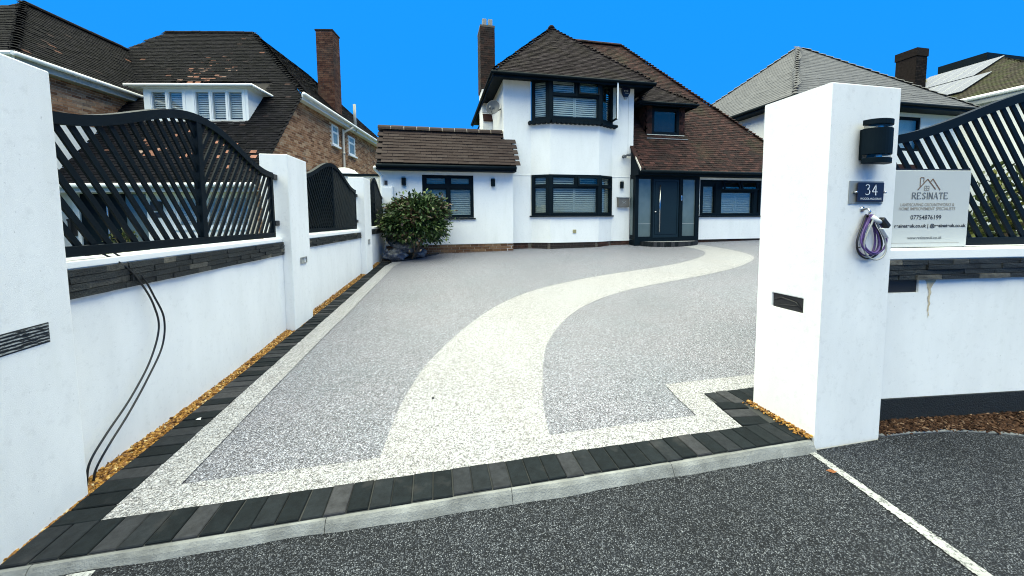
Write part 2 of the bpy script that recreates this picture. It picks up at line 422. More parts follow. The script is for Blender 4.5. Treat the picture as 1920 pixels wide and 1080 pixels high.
def tile_face(parent, pts, mat, nsingle, w=.17, exp=.10, name='tile', th=.014, holes=()):
    """plain tiles over the polygon; pts[0] -> pts[1] is the eave"""
    p = [np.array(q, float) for q in pts]; u = nrm(p[1] - p[0]); n = nrm(np.cross(u, p[2] - p[0])) 
    if n[2] < 0: n = -n
    v = np.cross(n, u); 
    if v[2] < 0: v = -v
    P2 = [((q - p[0]) @ u, (q - p[0]) @ v) for q in p]
    umin, umax = min(a for a, b in P2), max(a for a, b in P2); vmax = max(b for a, b in P2)
    F = []; row = 0; vv = 0.0
    while vv < vmax:
        us = np.arange(umin - w, umax + w, w) + (w / 2 if row % 2 else 0)
        ok = inpoly(us, np.full(len(us), vv + exp * .5), P2)
        for h in holes:
            ok &= ~((us > h[0]) & (us < h[1]) & (vv + exp * .5 > h[2]) & (vv + exp * .5 < h[3]))
        for a in us[ok]:
            j = RNG.normal(0, 1, 3)
            o = p[0] + u * (a + j[0] * .002) + v * (vv + j[1] * .003) + n * (.004 + abs(j[2]) * .003)
            rx = u + v * j[0] * .006 + n * j[2] * .008; rx = nrm(rx); rn = nrm(n - rx * (n @ rx)); rv = np.cross(rn, rx)
            F.append(frame(o, rx, rv, rn))
        vv += exp; row += 1
    L = exp * 1.6
    pr = MB(); x = w / 2 - .002
    pr.add([(-x, 0, .006), (x, 0, .006), (x, L, -.012), (-x, L, -.012), (-x, 0, .006 + th), (x, 0, .006 + th), (x, L, .0), (-x, L, .0)],
           [(4, 5, 6, 7), (0, 1, 5, 4), (1, 2, 6, 5), (3, 0, 4, 7)])
    pieces(parent, name, F, pr, mat, nsingle)
def hip(parent, a, b, mat, nsingle, exp=.16, r=.085, name='hip_tile'):
    """bonnet tiles climbing from a (low) to b (high)"""
    a, b = np.array(a, float), np.array(b, float); d = b - a; L = np.linalg.norm(d); v = d / L
    u = nrm(np.cross(v, [0, 0, 1])); n = np.cross(u, v)
    pr = MB(); vs = []; m = 6
    for (yy, rr, lift) in ((0, r, .035), (exp * 1.35, r * .75, -.012)):
        for off in (0, .014):
            for k in range(m + 1):
                an = math.pi * (.08 + .84 * k / m); vs.append(((rr - off) * math.cos(an) * 1.25, yy, (rr - off) * math.sin(an) * .75 + lift - .05))
    k1 = m + 1; fs = []
    for k in range(m):
        fs += [(k, k + 1, 2 * k1 + k + 1, 2 * k1 + k), (k, k + 1, k1 + k + 1, k1 + k)]
    pr.add(vs, fs)
    F = []
    for i in range(int(L / exp)):
        j = RNG.normal(0, 1, 2)
        F.append(frame(a + v * (i * exp) + n * (.01 + j[0] * .004) + u * j[1] * .006, u, v, n))
    pieces(parent, name, F, pr, mat, nsingle)
def ridge_tiles(parent, a, b, mat, nsingle, L=.42, r=.12, name='ridge_tile', mort='mortar'):
    a, b = np.array(a, float), np.array(b, float); d = b - a; n = max(1, round(np.linalg.norm(d) / L)); u = nrm(d); st = np.linalg.norm(d) / n
    y = nrm(np.cross([0, 0, 1], u)); z = np.cross(u, y)
    pr = MB(); vs = []; m = 8
    for x in (0, st - .02):
        for off in (0, .02):
            for k in range(m + 1):
                an = math.pi * k / m; vs.append((x, (r - off) * math.cos(an) * 1.15, (r - off) * math.sin(an) - .05))
    k1 = m + 1; fs = []
    for k in range(m):
        fs += [(k, k + 1, 2 * k1 + k + 1, 2 * k1 + k), (k, k + 1, k1 + k + 1, k1 + k), (2 * k1 + k, 2 * k1 + k + 1, 3 * k1 + k + 1, 3 * k1 + k)]
    pr.add(vs, fs)
    F = [frame(a + u * i * st + z * RNG.normal(0, .004), u, y, z) for i in range(n)]
    pieces(parent, name, F, pr, mat, nsingle)
    core = MB(); vs = []
    for e in (a, b):
        for k in range(m + 1):
            an = math.pi * k / m; vs.append(tuple(e + y * ((r - .014) * math.cos(an) * 1.13) + z * ((r - .014) * math.sin(an) - .05)))
    core.add(vs, [(k, k + 1, k1 + k + 1, k1 + k) for k in range(m)]); core.build('mortar_bedding', mort, parent)
def bricks(parent, org, u, n, W, H, mat, nsingle, holes=(), clip=None, L=.215, h=.065, j=.010, proud=.008, name='brick'):
    """stretcher-bond bricks on a plane: org lower left, u along, z up, n outwards"""
    u = nrm(u); n = nrm(n); z = np.array([0, 0, 1.]); F = []; rows = int(H / (h + j)) + 1; cols = int(W / (L + j)) + 2
    fx = frame((0, 0, 0), u, -n, z) if False else None
    for r in range(rows):
        for c in range(cols):
            a = c * (L + j) - (L + j) / 2 * (r % 2); b = r * (h + j)
            ca, cb = a + L / 2, b + h / 2
            x0_, x1_ = max(a, 0), min(a + L, W)
            if x1_ - x0_ < .03 or cb > H: continue
            ca = (x0_ + x1_) / 2
            if any(x0 - L * .35 < ca < x1 + L * .35 and y0 - .01 < cb < y1 + .01 for x0, x1, y0, y1 in holes): continue
            if clip is not None and not inpoly(np.array([ca]), np.array([cb]), clip)[0]: continue
            q = RNG.normal(0, 1, 2)
            o = np.asarray(org) + u * (ca + q[0] * .002) + z * cb + n * (q[1] * .0015)
            F.append(frame(o, u * ((x1_ - x0_) / L), n, z))
    pr = MB(); x, zz = L / 2, h / 2
    pr.add([(-x, proud, -zz), (x, proud, -zz), (x, proud, zz), (-x, proud, zz), (-x, -.02, -zz), (x, -.02, -zz), (x, -.02, zz), (-x, -.02, zz)],
           [(0, 1, 2, 3), (0, 4, 5, 1), (1, 5, 6, 2), (2, 6, 7, 3), (3, 7, 4, 0)])
    pieces(parent, name, F, pr, mat, nsingle)
def plane_T(org, u, n):
    """local (along, out, up) -> world"""
    org = np.asarray(org, float); u = nrm(u); n = nrm(n)
    return lambda p: tuple(org + u * p[0] + n * p[1] + np.array([0, 0, 1.]) * p[2])
def wall(parent, name, T, a0, a1, c0, c1, mat, holes=(), depth=.25, reveal=.12):
    """rendered wall with openings: front sheet, reveals and a back sheet"""
    b = MB(T)
    xs = sorted({a0, a1, *[h[0] for h in holes], *[h[1] for h in holes]}); zs = sorted({c0, c1, *[h[2] for h in holes], *[h[3] for h in holes]})
    for i in range(len(xs) - 1):
        for k in range(len(zs) - 1):
            cx, cz = (xs[i] + xs[i + 1]) / 2, (zs[k] + zs[k + 1]) / 2
            if any(h[0] < cx < h[1] and h[2] < cz < h[3] for h in holes): continue
            b.quad((xs[i], 0, zs[k]), (xs[i + 1], 0, zs[k]), (xs[i + 1], 0, zs[k + 1]), (xs[i], 0, zs[k + 1]))
    for h in holes:
        x0, x1, z0, z1 = h; q = [(x0, z0), (x1, z0), (x1, z1), (x0, z1)]
        for i in range(4):
            (p0, r0), (p1, r1) = q[i], q[(i + 1) % 4]
            b.quad((p0, 0, r0), (p1, 0, r1), (p1, -reveal, r1), (p0, -reveal, r0))
    b.quad((a0, -depth, c0), (a1, -depth, c0), (a1, -depth, c1), (a0, -depth, c1))
    for x in (a0, a1): b.quad((x, 0, c0), (x, -depth, c0), (x, -depth, c1), (x, 0, c1))
    b.quad((a0, 0, c1), (a1, 0, c1), (a1, -depth, c1), (a0, -depth, c1))
    return b.build(name, mat, parent, fix=False)
def ring(b, x0, x1, z0, z1, w, y0, y1):
    b.box(x0, x0 + w, y0, y1, z0, z1); b.box(x1 - w, x1, y0, y1, z0, z1)
    b.box(x0 + w, x1 - w, y0, y1, z0, z0 + w); b.box(x0 + w, x1 - w, y0, y1, z1 - w, z1)
def frame_grid(b, x0, x1, z0, z1, panes, y0, y1):
    xs = sorted({x0, x1, *[p[0] for p in panes], *[p[1] for p in panes]}); zs = sorted({z0, z1, *[p[2] for p in panes], *[p[3] for p in panes]})
    for i in range(len(xs) - 1):
        k = 0
        while k < len(zs) - 1:
            full = lambda kk: not any(p[0] < (xs[i] + xs[i + 1]) / 2 < p[1] and p[2] < (zs[kk] + zs[kk + 1]) / 2 < p[3] for p in panes)
            if full(k):
                k0 = k
                while k < len(zs) - 1 and full(k): k += 1
                b.box(xs[i], xs[i + 1], y0, y1, zs[k0], zs[k])
            else: k += 1
def shutter(parent, T, x0, x1, z0, z1, y, mat, split=True, pitch=.062, mid=None):
    b = MB(T); w = .035
    segs = [(x0, x1)] if not split else [(x0, (x0 + x1) / 2 - .004), ((x0 + x1) / 2 + .004, x1)]
    for s0, s1 in segs:
        ring(b, s0, s1, z0, z1, w, y - .03, y)
        n = max(2, int((z1 - z0 - 2 * w) / pitch)); st = (z1 - z0 - 2 * w) / n
        for i in range(n):
            c = z0 + w + (i + .5) * st
            b.hexa([(s0 + w, y - .030, c + .016), (s1 - w, y - .030, c + .016), (s1 - w, y - .024, c + .024), (s0 + w, y - .024, c + .024),
                    (s0 + w, y - .006, c - .027), (s1 - w, y - .006, c - .027), (s1 - w, y + .0, c - .019), (s0 + w, y + .0, c - .019)])
    return b.build('shutter', mat, parent)
def window(parent, T, x0, x1, z0, z1, panes, mat='anthracite', y0=-.09, y1=-.02, shutters=(), smat='shutter_grey', sill=None, sash=.028, label=None, backing=True, gmat='window_glass'):
    """window part: frame mesh with pane, sash and shutter sub-parts"""
    b = MB(T); frame_grid(b, x0, x1, z0, z1, panes, y0, y1)
    fo = b.build('window', mat, parent, label=label)
    for p in panes:
        s = MB(T); ring(s, p[0] + .001, p[1] - .001, p[2] + .001, p[3] - .001, sash, y0 + .012, y1 - .016); s.build('sash', mat, fo)
        g = MB(T); g.box(p[0] + .002, p[1] - .002, y0 + .026, y0 + .032, p[2] + .002, p[3] - .002); g.build('pane', gmat, fo)
    for q in shutters: shutter(fo, T, q[0], q[1], q[2], q[3], y0 - .015, smat, split=q[4])
    if backing:
        k = MB(T); k.box(x0 + .01, x1 - .01, y0 - .20, y0 - .19, z0 + .01, z1 - .01); k.build('room_shade_panel', 'interior_dark', fo)  # dark panel: the dimness of the room put into its colour
    if sill:
        k = MB(T); k.box(x0 - .05, x1 + .05, y0, sill, z0 - .045, z0 - .003); k.build('sill', mat, fo, .004)
    return fo
def text(parent, name, s, T, size, mat, align='CENTER', th=.0015, wide=1.0, bold=0.0, target=None):
    """flat lettering: T maps (along, out, up); if target is given the line is fitted to that width"""
    cu = bpy.data.curves.new(name, 'FONT'); cu.body = s; cu.size = size; cu.align_x = align; cu.align_y = 'CENTER'; cu.offset = bold
    ob = bpy.data.objects.new(name, cu); me0 = bpy.data.meshes.new_from_object(ob)
    V = np.array([v.co[:] for v in me0.vertices])
    if target: wide = target / (V[:, 0].max() - V[:, 0].min())
    b = MB(T); b.add([(x * wide, th, y) for x, y, z in V], [tuple(p.vertices) for p in me0.polygons])
    bpy.data.objects.remove(ob); bpy.data.curves.remove(cu); bpy.data.meshes.remove(me0)
    return b.build(name, mat, parent, fix=False)
def gz(x, y):
    """height of the drive: level at the gate, rising to the house"""
    h = 0 if y < 2.5 else ((y - 2.5) ** 2 / 4 if y < 4.5 else y - 3.5)
    return .055 * min(h, 9) * (1 + .033 * max(-2, min(x, 13)))
def xl(y): return -1.735 * (1.38 - gz(-1.6, y)) / 1.38    # the outer edge of the left block course
def sheet(name, outline_l, outline_r, mat, parent, lift, n=40, across=14):
    """sheet between two curves, draped on the drive"""
    def resample(c, n):
        c = np.array(c, float); d = np.r_[0, np.cumsum(np.linalg.norm(np.diff(c, axis=0), axis=1))]; t = np.linspace(0, d[-1], n)
        return np.c_[np.interp(t, d, c[:, 0]), np.interp(t, d, c[:, 1])]
    A, B = resample(outline_l, n), resample(outline_r, n); b = MB(); vs = []
    for i in range(n):
        for k in range(across + 1):
            q = A[i] + (B[i] - A[i]) * k / across; vs.append((q[0], q[1], gz(*q) + lift))
    b.add(vs, [(i * (across + 1) + k, i * (across + 1) + k + 1, (i + 1) * (across + 1) + k + 1, (i + 1) * (across + 1) + k) for i in range(n - 1) for k in range(across)])
    return b.build(name, mat, parent, smooth=True)
def smooth_curve(pts, n=10):
    P = [np.array(p, float) for p in pts]; P = [2 * P[0] - P[1]] + P + [2 * P[-1] - P[-2]]; out = []
    for i in range(1, len(P) - 2):
        for t in np.linspace(0, 1, n, endpoint=False):
            a, b, c, d = P[i - 1], P[i], P[i + 1], P[i + 2]
            out.append(tuple(.5 * ((2 * b) + (c - a) * t + (2 * a - 5 * b + 4 * c - d) * t * t + (3 * b - a - 3 * c + d) * t ** 3)))
    out.append(tuple(P[-2])); return out

# ================================================================== THE GROUND
gx = np.r_[-400, -150, -60, -30, np.arange(-20, 32, 1.0), 45, 80, 200, 400]
gy = np.r_[-400, -150, -50, -20, -8, 0, 1.2, 1.79, 2.1, np.arange(2.5, 24, .5), 30, 45, 80, 200, 500]
b = MB(); nx = len(gx)
b.add([(x, y, (-.12 if y < 1.8 else gz(x, y) - .06)) for y in gy for x in gx], [(i * nx + k, i * nx + k + 1, (i + 1) * nx + k + 1, (i + 1) * nx + k) for i in range(len(gy) - 1) for k in range(nx - 1)])
b.build('ground', 'grass')['kind'] = 'structure'
KZ = -.05                                       # level of the pavement at the kerb
b = MB()
PX = np.r_[-60, -20, -6, -2.4, np.arange(-2, 5, .25), 7, 12, 60]
kz = lambda x: KZ + .020 * max(0, min(1, (.3 - x) / 1.7))
b2 = [(x, y, kz(x) - .012 * max(0, min(1, (1.7 - y) / 3)) - .004 * np.sin(3 * x) * .3) for y in (-60, -10, -3, 0, .4, .8, 1.1, 1.35, 1.55, 1.66, 1.742) for x in PX]
m = len(PX); b.add(b2, [(i * m + k, i * m + k + 1, (i + 1) * m + k + 1, (i + 1) * m + k) for i in range(10) for k in range(m - 1)])
PAV = b.build('pavement', 'asphalt', smooth=True); PAV['kind'] = 'structure'
# pavement runs up to the bed edge beside the right-hand wall
b = MB(); b.prism([(2.80, 1.743, KZ - .02), (2.80, 1.80, KZ - .02), (3.02, 1.775, KZ - .02), (3.12, 1.743, KZ - .02)], (0, 0, .019)); b.build('pavement_corner', 'asphalt')['kind'] = 'structure'

# the resin drive
DR = struct('driveway', (0, 5, 0))
yy = np.r_[np.arange(1.97, 3, .2), np.arange(3, 11.6, .35), 11.6]
sheet('resin_field', [(xl(y) + .19, y) for y in yy if y < 9.4] + [(-1.02, 9.75), (-.68, 9.99), (-.21, 10.52), (.12, 10.95), (.3, 11.6)],
      [(2.02 if y < 2.45 else 15, y) for y in yy], 'resin_grey', DR, 0.0, 120, 60) if False else None
b = MB(); vs = []
nu = 40
def left_edge(y):
    if y < 9.3: return xl(y) + .19
    pts = [(9.3, xl(9.3) + .19), (9.75, -1.02), (9.99, -.68), (10.52, -.21), (10.95, .12), (11.6, .3)]
    return float(np.interp(y, [p[0] for p in pts], [p[1] for p in pts]))
ys = [1.975, 2.1, 2.2, 2.3, 2.41, 2.43] + list(np.arange(2.6, 11.7, .18))
for y in ys:
    x0, x1 = left_edge(y), (1.965 + (y - 1.97) * .17 if y < 2.42 else 15)
    for k in range(nu + 1):
        x = x0 + (x1 - x0) * k / nu; vs.append((x, y, gz(x, y)))
b.add(vs, [(i * (nu + 1) + k, i * (nu + 1) + k + 1, (i + 1) * (nu + 1) + k + 1, (i + 1) * (nu + 1) + k) for i in range(len(ys) - 1) for k in range(nu)])
b.build('resin_field', 'resin_grey', DR, smooth=True)
PL = [(-.34, 2.14), (-.31, 2.47), (-.26, 2.85), (-.14, 3.37), (.01, 3.78), (.26, 4.32), (.59, 4.9), (.97, 5.44), (1.4, 5.89), (1.89, 6.27), (2.42, 6.58), (3.17, 6.94), (4.08, 7.28), (4.99, 7.58), (5.86, 7.94), (6.67, 8.38), (7.38, 8.9), (7.82, 9.45), (7.92, 9.95), (7.88, 10.4), (7.74, 10.75)]
PR = [(.69, 2.14), (.77, 2.56), (.89, 2.97), (1.03, 3.4), (1.18, 3.77), (1.42, 4.18), (1.76, 4.65), (2.18, 5.08), (2.70, 5.48), (3.35, 5.83), (4.08, 6.13), (4.94, 6.42), (5.80, 6.74), (6.64, 7.1), (7.48, 7.57), (8.22, 8.1), (8.62, 8.6), (8.79, 9.2), (8.80, 9.9), (8.73, 10.56), (8.6, 10.8)]
sheet('resin_path', smooth_curve(PL, 6), smooth_curve(PR, 6), 'resin_cream', DR, .004, 120, 10)
sheet('resin_border', [(-1.545, 1.973), (-.5, 1.973), (.5, 1.973), (1.965, 1.973)], [(-1.33, 2.165), (-.5, 2.163), (.5, 2.165), (1.77, 2.165)], 'resin_cream', DR, .008, 30, 3)
sheet('resin_border', [(1.965, 1.973), (2.0, 2.2), (2.045, 2.425)], [(1.77, 2.165), (1.80, 2.4), (1.855, 2.645)], 'resin_cream', DR, .008, 8, 3)
sheet('resin_border', [(2.045, 2.425), (3.0, 2.425), (8, 2.425)], [(1.855, 2.645), (3, 2.645), (8, 2.645)], 'resin_cream', DR, .0085, 20, 3)
sheet('resin_border', [(xl(y) + .19, y) for y in np.arange(1.973, 9.31, .3)] + [(-1.05, 9.72)], [(xl(y) + .405 * (1 if y < 5 else 1.03), y) for y in np.arange(2.16, 9.31, .3)] + [(-.80, 9.75)], 'resin_cream', DR, .0085, 60, 3)
# block edging, every block its own
ED = struct('driveway_edging', (0, 1.87, 0))
def block_proto():
    p = MB(); x, y = .0473, .0982; h = .014
    p.add([(-x, -y, -.06), (x, -y, -.06), (x, y, -.06), (-x, y, -.06), (-x, -y, h - .004), (x, -y, h - .004), (x, y, h - .004), (-x, y, h - .004),
           (-x + .004, -y + .004, h), (x - .004, -y + .004, h), (x - .004, y - .004, h), (-x + .004, y - .004, h)],
          [(0, 1, 5, 4), (1, 2, 6, 5), (2, 3, 7, 6), (3, 0, 4, 7), (4, 5, 9, 8), (5, 6, 10, 9), (6, 7, 11, 10), (7, 4, 8, 11), (8, 9, 10, 11)])
    return p
BF = []
def blk(x, y, ang, z=None):
    q = RNG.normal(0, 1, 4); a = ang + q[0] * .006
    BF.append(frame((x + q[2] * .0012, y + q[3] * .002, (gz(x, y) if z is None else z) + q[1] * .0015), (math.cos(a), math.sin(a), q[3] * .006), (-math.sin(a), math.cos(a), q[2] * .006), (0, 0, 1)))
for i in range(40): blk(-1.69 + i * .1003, 1.872, 0)
y = 2.02
while y < 9.75:
    blk(xl(y) + .097, y, math.pi / 2 - .03 * (y > 3.2)); y += .1003
for y in (2.022, 2.123, 2.224): blk(2.08 + (y - 2.02) * .16, y, math.pi / 2 - .12)
for i in range(14): blk(2.10 + i * .1003, 2.335, 0)
for i in range(3): blk(2.27 + 0 * i, 2.02 + i * .1, math.pi / 2) if False else None
pieces(ED, 'paving_block', BF, block_proto(), 'block_charcoal', 300)
b = MB(); b.box(-1.74, 2.34, 1.771, 1.974, -.08, .004); b.build('block_bedding', 'joint_sand', ED)
b = MB(); b.add([q for y in np.arange(1.974, 9.8, .2) for q in ((xl(y) - .002, y, gz(-1.6, y) + .004), (xl(y) + .196, y, gz(-1.6, y) + .004))], [(2 * i, 2 * i + 1, 2 * i + 3, 2 * i + 2) for i in range(len(np.arange(1.974, 9.8, .2)) - 1)])
b.build('block_bedding', 'joint_sand', ED)
b = MB(); b.prism([(1.98, 1.976, -.05), (2.3, 1.976, -.05), (2.3, 2.23, -.05), (3.6, 2.23, -.05), (3.6, 2.437, -.05), (2.05, 2.437, -.05)], (0, 0, .0545)); b.build('block_bedding', 'joint_sand', ED)
# concrete kerb below the blocks
KB = struct('kerb', (0, 1.75, 0))
kx = [-2.6, -1.62, -.52, .36, 1.28, 2.262]
for a0, a1 in zip(kx, kx[1:]):
    b = MB(); n = 14
    for i in range(n):
        xa, xb = a0 + .0015 + (a1 - a0 - .003) * i / n, a0 + .0015 + (a1 - a0 - .003) * (i + 1) / n
        w = lambda x: .004 * math.sin(x * 7.3) + .003 * math.sin(x * 17.1)
        for x in (xa,): pass
        b.add([(xa, 1.771, -.12), (xa, 1.771, .003), (xa, 1.755 + w(xa) * .4, .002), (xa, 1.742 + w(xa), -.012), (xa, 1.716 + w(xa), -.056), (xa, 1.69, -.13),
               (xb, 1.771, -.12), (xb, 1.771, .003), (xb, 1.755 + w(xb) * .4, .002), (xb, 1.742 + w(xb), -.012), (xb, 1.716 + w(xb), -.056), (xb, 1.69, -.13)],
              [(k, k + 1, k + 7, k + 6) for k in range(5)] + ([(0, 1, 2, 3, 4, 5)] if i == 0 else []) + ([(6, 7, 8, 9, 10, 11)] if i == n - 1 else []))
    b.build('kerb_stone', 'concrete', KB, smooth=False)
# white painted line and the stub at the far left
b = MB(); A = smooth_curve([(2.226, 1.735), (2.20, 1.50), (2.16, 1.22), (2.118, .95), (2.06, .6), (1.98, .2)], 8); n = len(A); vs = []
A = [(A[int(k)][0] + (A[min(int(k) + 1, n - 1)][0] - A[int(k)][0]) * (k % 1), A[int(k)][1] + (A[min(int(k) + 1, n - 1)][1] - A[int(k)][1]) * (k % 1)) for k in np.linspace(0, n - 1, 260)]; n = len(A)
for i, (x, y) in enumerate(A):
    w = .021 + .010 * min(1, i / 130); r1, r2 = RNG.normal(0, .0022, 2); vs += [(x - w + r1, y, KZ + .004), (x + w + r2, y, KZ + .004)]
b.add(vs, [(2 * i, 2 * i + 1, 2 * i + 3, 2 * i + 2) for i in range(n - 1)]); b.build('painted_line', 'paint_white')['kind'] = 'structure'
b = MB(); b.quad((-1.47, 1.722, kz(-1.4) + .005), (-1.375, 1.722, kz(-1.4) + .005), (-1.33, 1.3, kz(-1.4) + .004), (-1.43, 1.3, kz(-1.4) + .004)); b.build('painted_line', 'paint_white')['kind'] = 'structure'

# loose stones: gold gravel strips and the bark bed
def stones(name, pts, mat, rmin, rmax, flat=.7, seed=1, kind='stuff', elong=1.0):
    rg = np.random.default_rng(seed)
    bm = bmesh.new(); bmesh.ops.create_icosphere(bm, subdivisions=1, radius=1); V = np.array([v.co[:] for v in bm.verts]); Fc = np.array([[v.index for v in f.verts] for f in bm.faces]); bm.free()
    P = np.array(pts); N = len(P); r = rg.uniform(rmin, rmax, N)
    S = np.stack([rg.uniform(.8, 1.4, N) * elong, rg.uniform(.6, 1, N), rg.uniform(.5, .9, N) * flat], 1) * r[:, None]
    W = V[None] * S[:, None] * (1 + rg.normal(0, .14, (N, len(V), 1)))
    a = rg.uniform(0, 6.28, N); t = rg.normal(0, .5, N)
    x = W[:, :, 0] * np.cos(t)[:, None] - W[:, :, 2] * np.sin(t)[:, None]; z = W[:, :, 0] * np.sin(t)[:, None] + W[:, :, 2] * np.cos(t)[:, None]
    X = x * np.cos(a)[:, None] - W[:, :, 1] * np.sin(a)[:, None]; Y = x * np.sin(a)[:, None] + W[:, :, 1] * np.cos(a)[:, None]
    W = np.stack([X, Y, z], 2) + P[:, None]; off = (np.arange(N) * len(V))[:, None, None] + Fc[None]
    W = W.reshape(-1, 3); c = W.min(0)
    me = bpy.data.meshes.new(name); me.from_pydata((W - c).tolist(), [], off.reshape(-1, 3).tolist()); me.materials.append(MATS[mat]); me.update()
    o = link(name, me, None, c); o['kind'] = kind; return o
rg = np.random.default_rng(3)
pts = []
def strip_w(y):
    for p0, p1 in ((2.2, 4.78), (5.38, 8.24), (8.85, 9.75)):
        if p0 < y < p1: return .115
    return .012
for _ in range(11500):
    y = rg.uniform(1.8, 9.75) if rg.random() < .45 else rg.uniform(1.8, 5.2)
    w = strip_w(y); s = rg.random()
    x = xl(y) - .002 - w * s
    pts.append((x, y, gz(-1.7, y) + .002 + .026 * (w > .05) * s ** .8 + rg.normal(0, .004)))
stones('gravel_strip', pts, 'gravel_gold', .006, .0125, .8, 4)
pts = [(2.285 - rg.uniform(.0, .035) * (1 if rg.random() < .8 else 2), rg.uniform(1.765, 2.235), .012 + rg.uniform(0, .016)) for _ in range(420)]
stones('gravel_strip', pts, 'gravel_gold', .005, .010, .8, 5)
b = MB(); b.add([q for y in np.arange(1.8, 9.8, .2) for q in ((xl(y) - .13, y, gz(-1.6, y) + .012), (xl(y) - .002, y, gz(-1.6, y) - .004))], [(2 * i, 2 * i + 1, 2 * i + 3, 2 * i + 2) for i in range(len(np.arange(1.8, 9.8, .2)) - 1)])
b.build('gravel_bed', 'soil')['kind'] = 'structure'

# ================================================================== LEFT BOUNDARY
def pillar(x0, x1, y0, y1, z0, z1, label, skew=0.0, T=None):
    t = thing('gate_pillar', ((x0 + x1) / 2, (y0 + y1) / 2, z0), label, 'pillar', 'white gate pillars')
    b = MB(T); b.hexa([(x0, y0, z0), (x1, y0, z0), (x1 + skew, y1, z0), (x0 + skew, y1, z0), (x0, y0, z1), (x1, y0, z1), (x1 + skew, y1, z1), (x0 + skew, y1, z1)])
    b.build('shaft', 'white_render', t, .008)
    return t
P1 = pillar(-2.25, -1.742, 1.45, 2.185, -.15, 2.09, 'white rendered pillar at the left edge with a slotted louvre vent in its face')
P2 = pillar(-1.945, -1.650, 4.79, 5.34, -.05, 2.165, 'white rendered pillar between the first and second curved fence panels of the left wall', .033)
P3 = pillar(-1.725, -1.415, 8.26, 8.84, .1, 2.30, 'small far white pillar on the left wall nearest the bush and white annex', .034)
SP = [0]
def slips(parent, T, L, z0, z1, rows, n_each, out):
    """split-face slate slips: each its own piece, uneven proud"""
    F = []; h = (z1 - z0) / rows; o0 = np.array(T((0, 0, 0))); u = nrm(np.array(T((1, 0, 0))) - o0); n = nrm(np.array(T((0, 1, 0))) - o0); zz = np.array([0, 0, 1.])
    for r in range(rows):
        x = -RNG.uniform(0, .1)
        while x < L:
            w = RNG.uniform(.09, .30); xa, xb = max(0, x), min(L, x + w)
            if xb - xa > .02:
                d = out + RNG.uniform(0, .012)
                M = frame(o0 + u * (xa + xb) / 2 + zz * (z0 + (r + .5) * h) + n * (d / 2), u * (xb - xa - .003), n * d, zz * (h - .003)); F.append(M)
            x += w
    protos = []
    for k in range(4):
        p = MB(); j = lambda: RNG.uniform(-.12, .12)
        p.hexa([(-.5, -.5, -.5), (.5, -.5, -.5), (.5, .5 + j(), -.5), (-.5, .5 + j(), -.5), (-.5, -.5, .5), (.5, -.5, .5), (.5, .5 + j(), .5), (-.5, .5 + j(), .5)]); protos.append(p)
    pieces(parent, 'slate_slip', F, protos, 'slate_slip', n_each)
def left_wall(ya, yb, zb0, zb1, zc, label):
    A = np.array([xl(ya) - .098, ya]); B = np.array([xl(yb) - .098, yb]); d = B - A; L = np.linalg.norm(d); u = np.array([d[0] / L, d[1] / L, 0]); n = np.array([u[1], -u[0], 0])
    t = thing('boundary_wall', ((A[0] + B[0]) / 2, (ya + yb) / 2, 0), label, 'wall', 'rendered boundary walls')
    T = plane_T((A[0], A[1], 0), u, n)
    b = MB(T); b.box(0, L, -.20, 0, -.2, zb1 - .002); b.build('wall_panel', 'white_render', t)
    b = MB(T); b.box(0, L, -.22, .006, zb1 - .001, zc); b.build('cap', 'cap_white', t, .004)
    slips(t, T, L - .004, zb0, zb1 - .003, 4, 120, .018)
    return t, T, L
W1, TW1, LW1 = left_wall(2.19, 4.786, .995, 1.148, 1.185, 'nearest white rendered wall on the left with black cables hanging down it')
W2, TW2, LW2 = left_wall(5.345, 8.255, 1.03, 1.150, 1.20, 'middle white rendered wall on the left between two white pillars')
W3, TW3, LW3 = left_wall(8.845, 11.3, 1.065, 1.19, 1.235, 'far white rendered wall on the left running behind the bush')

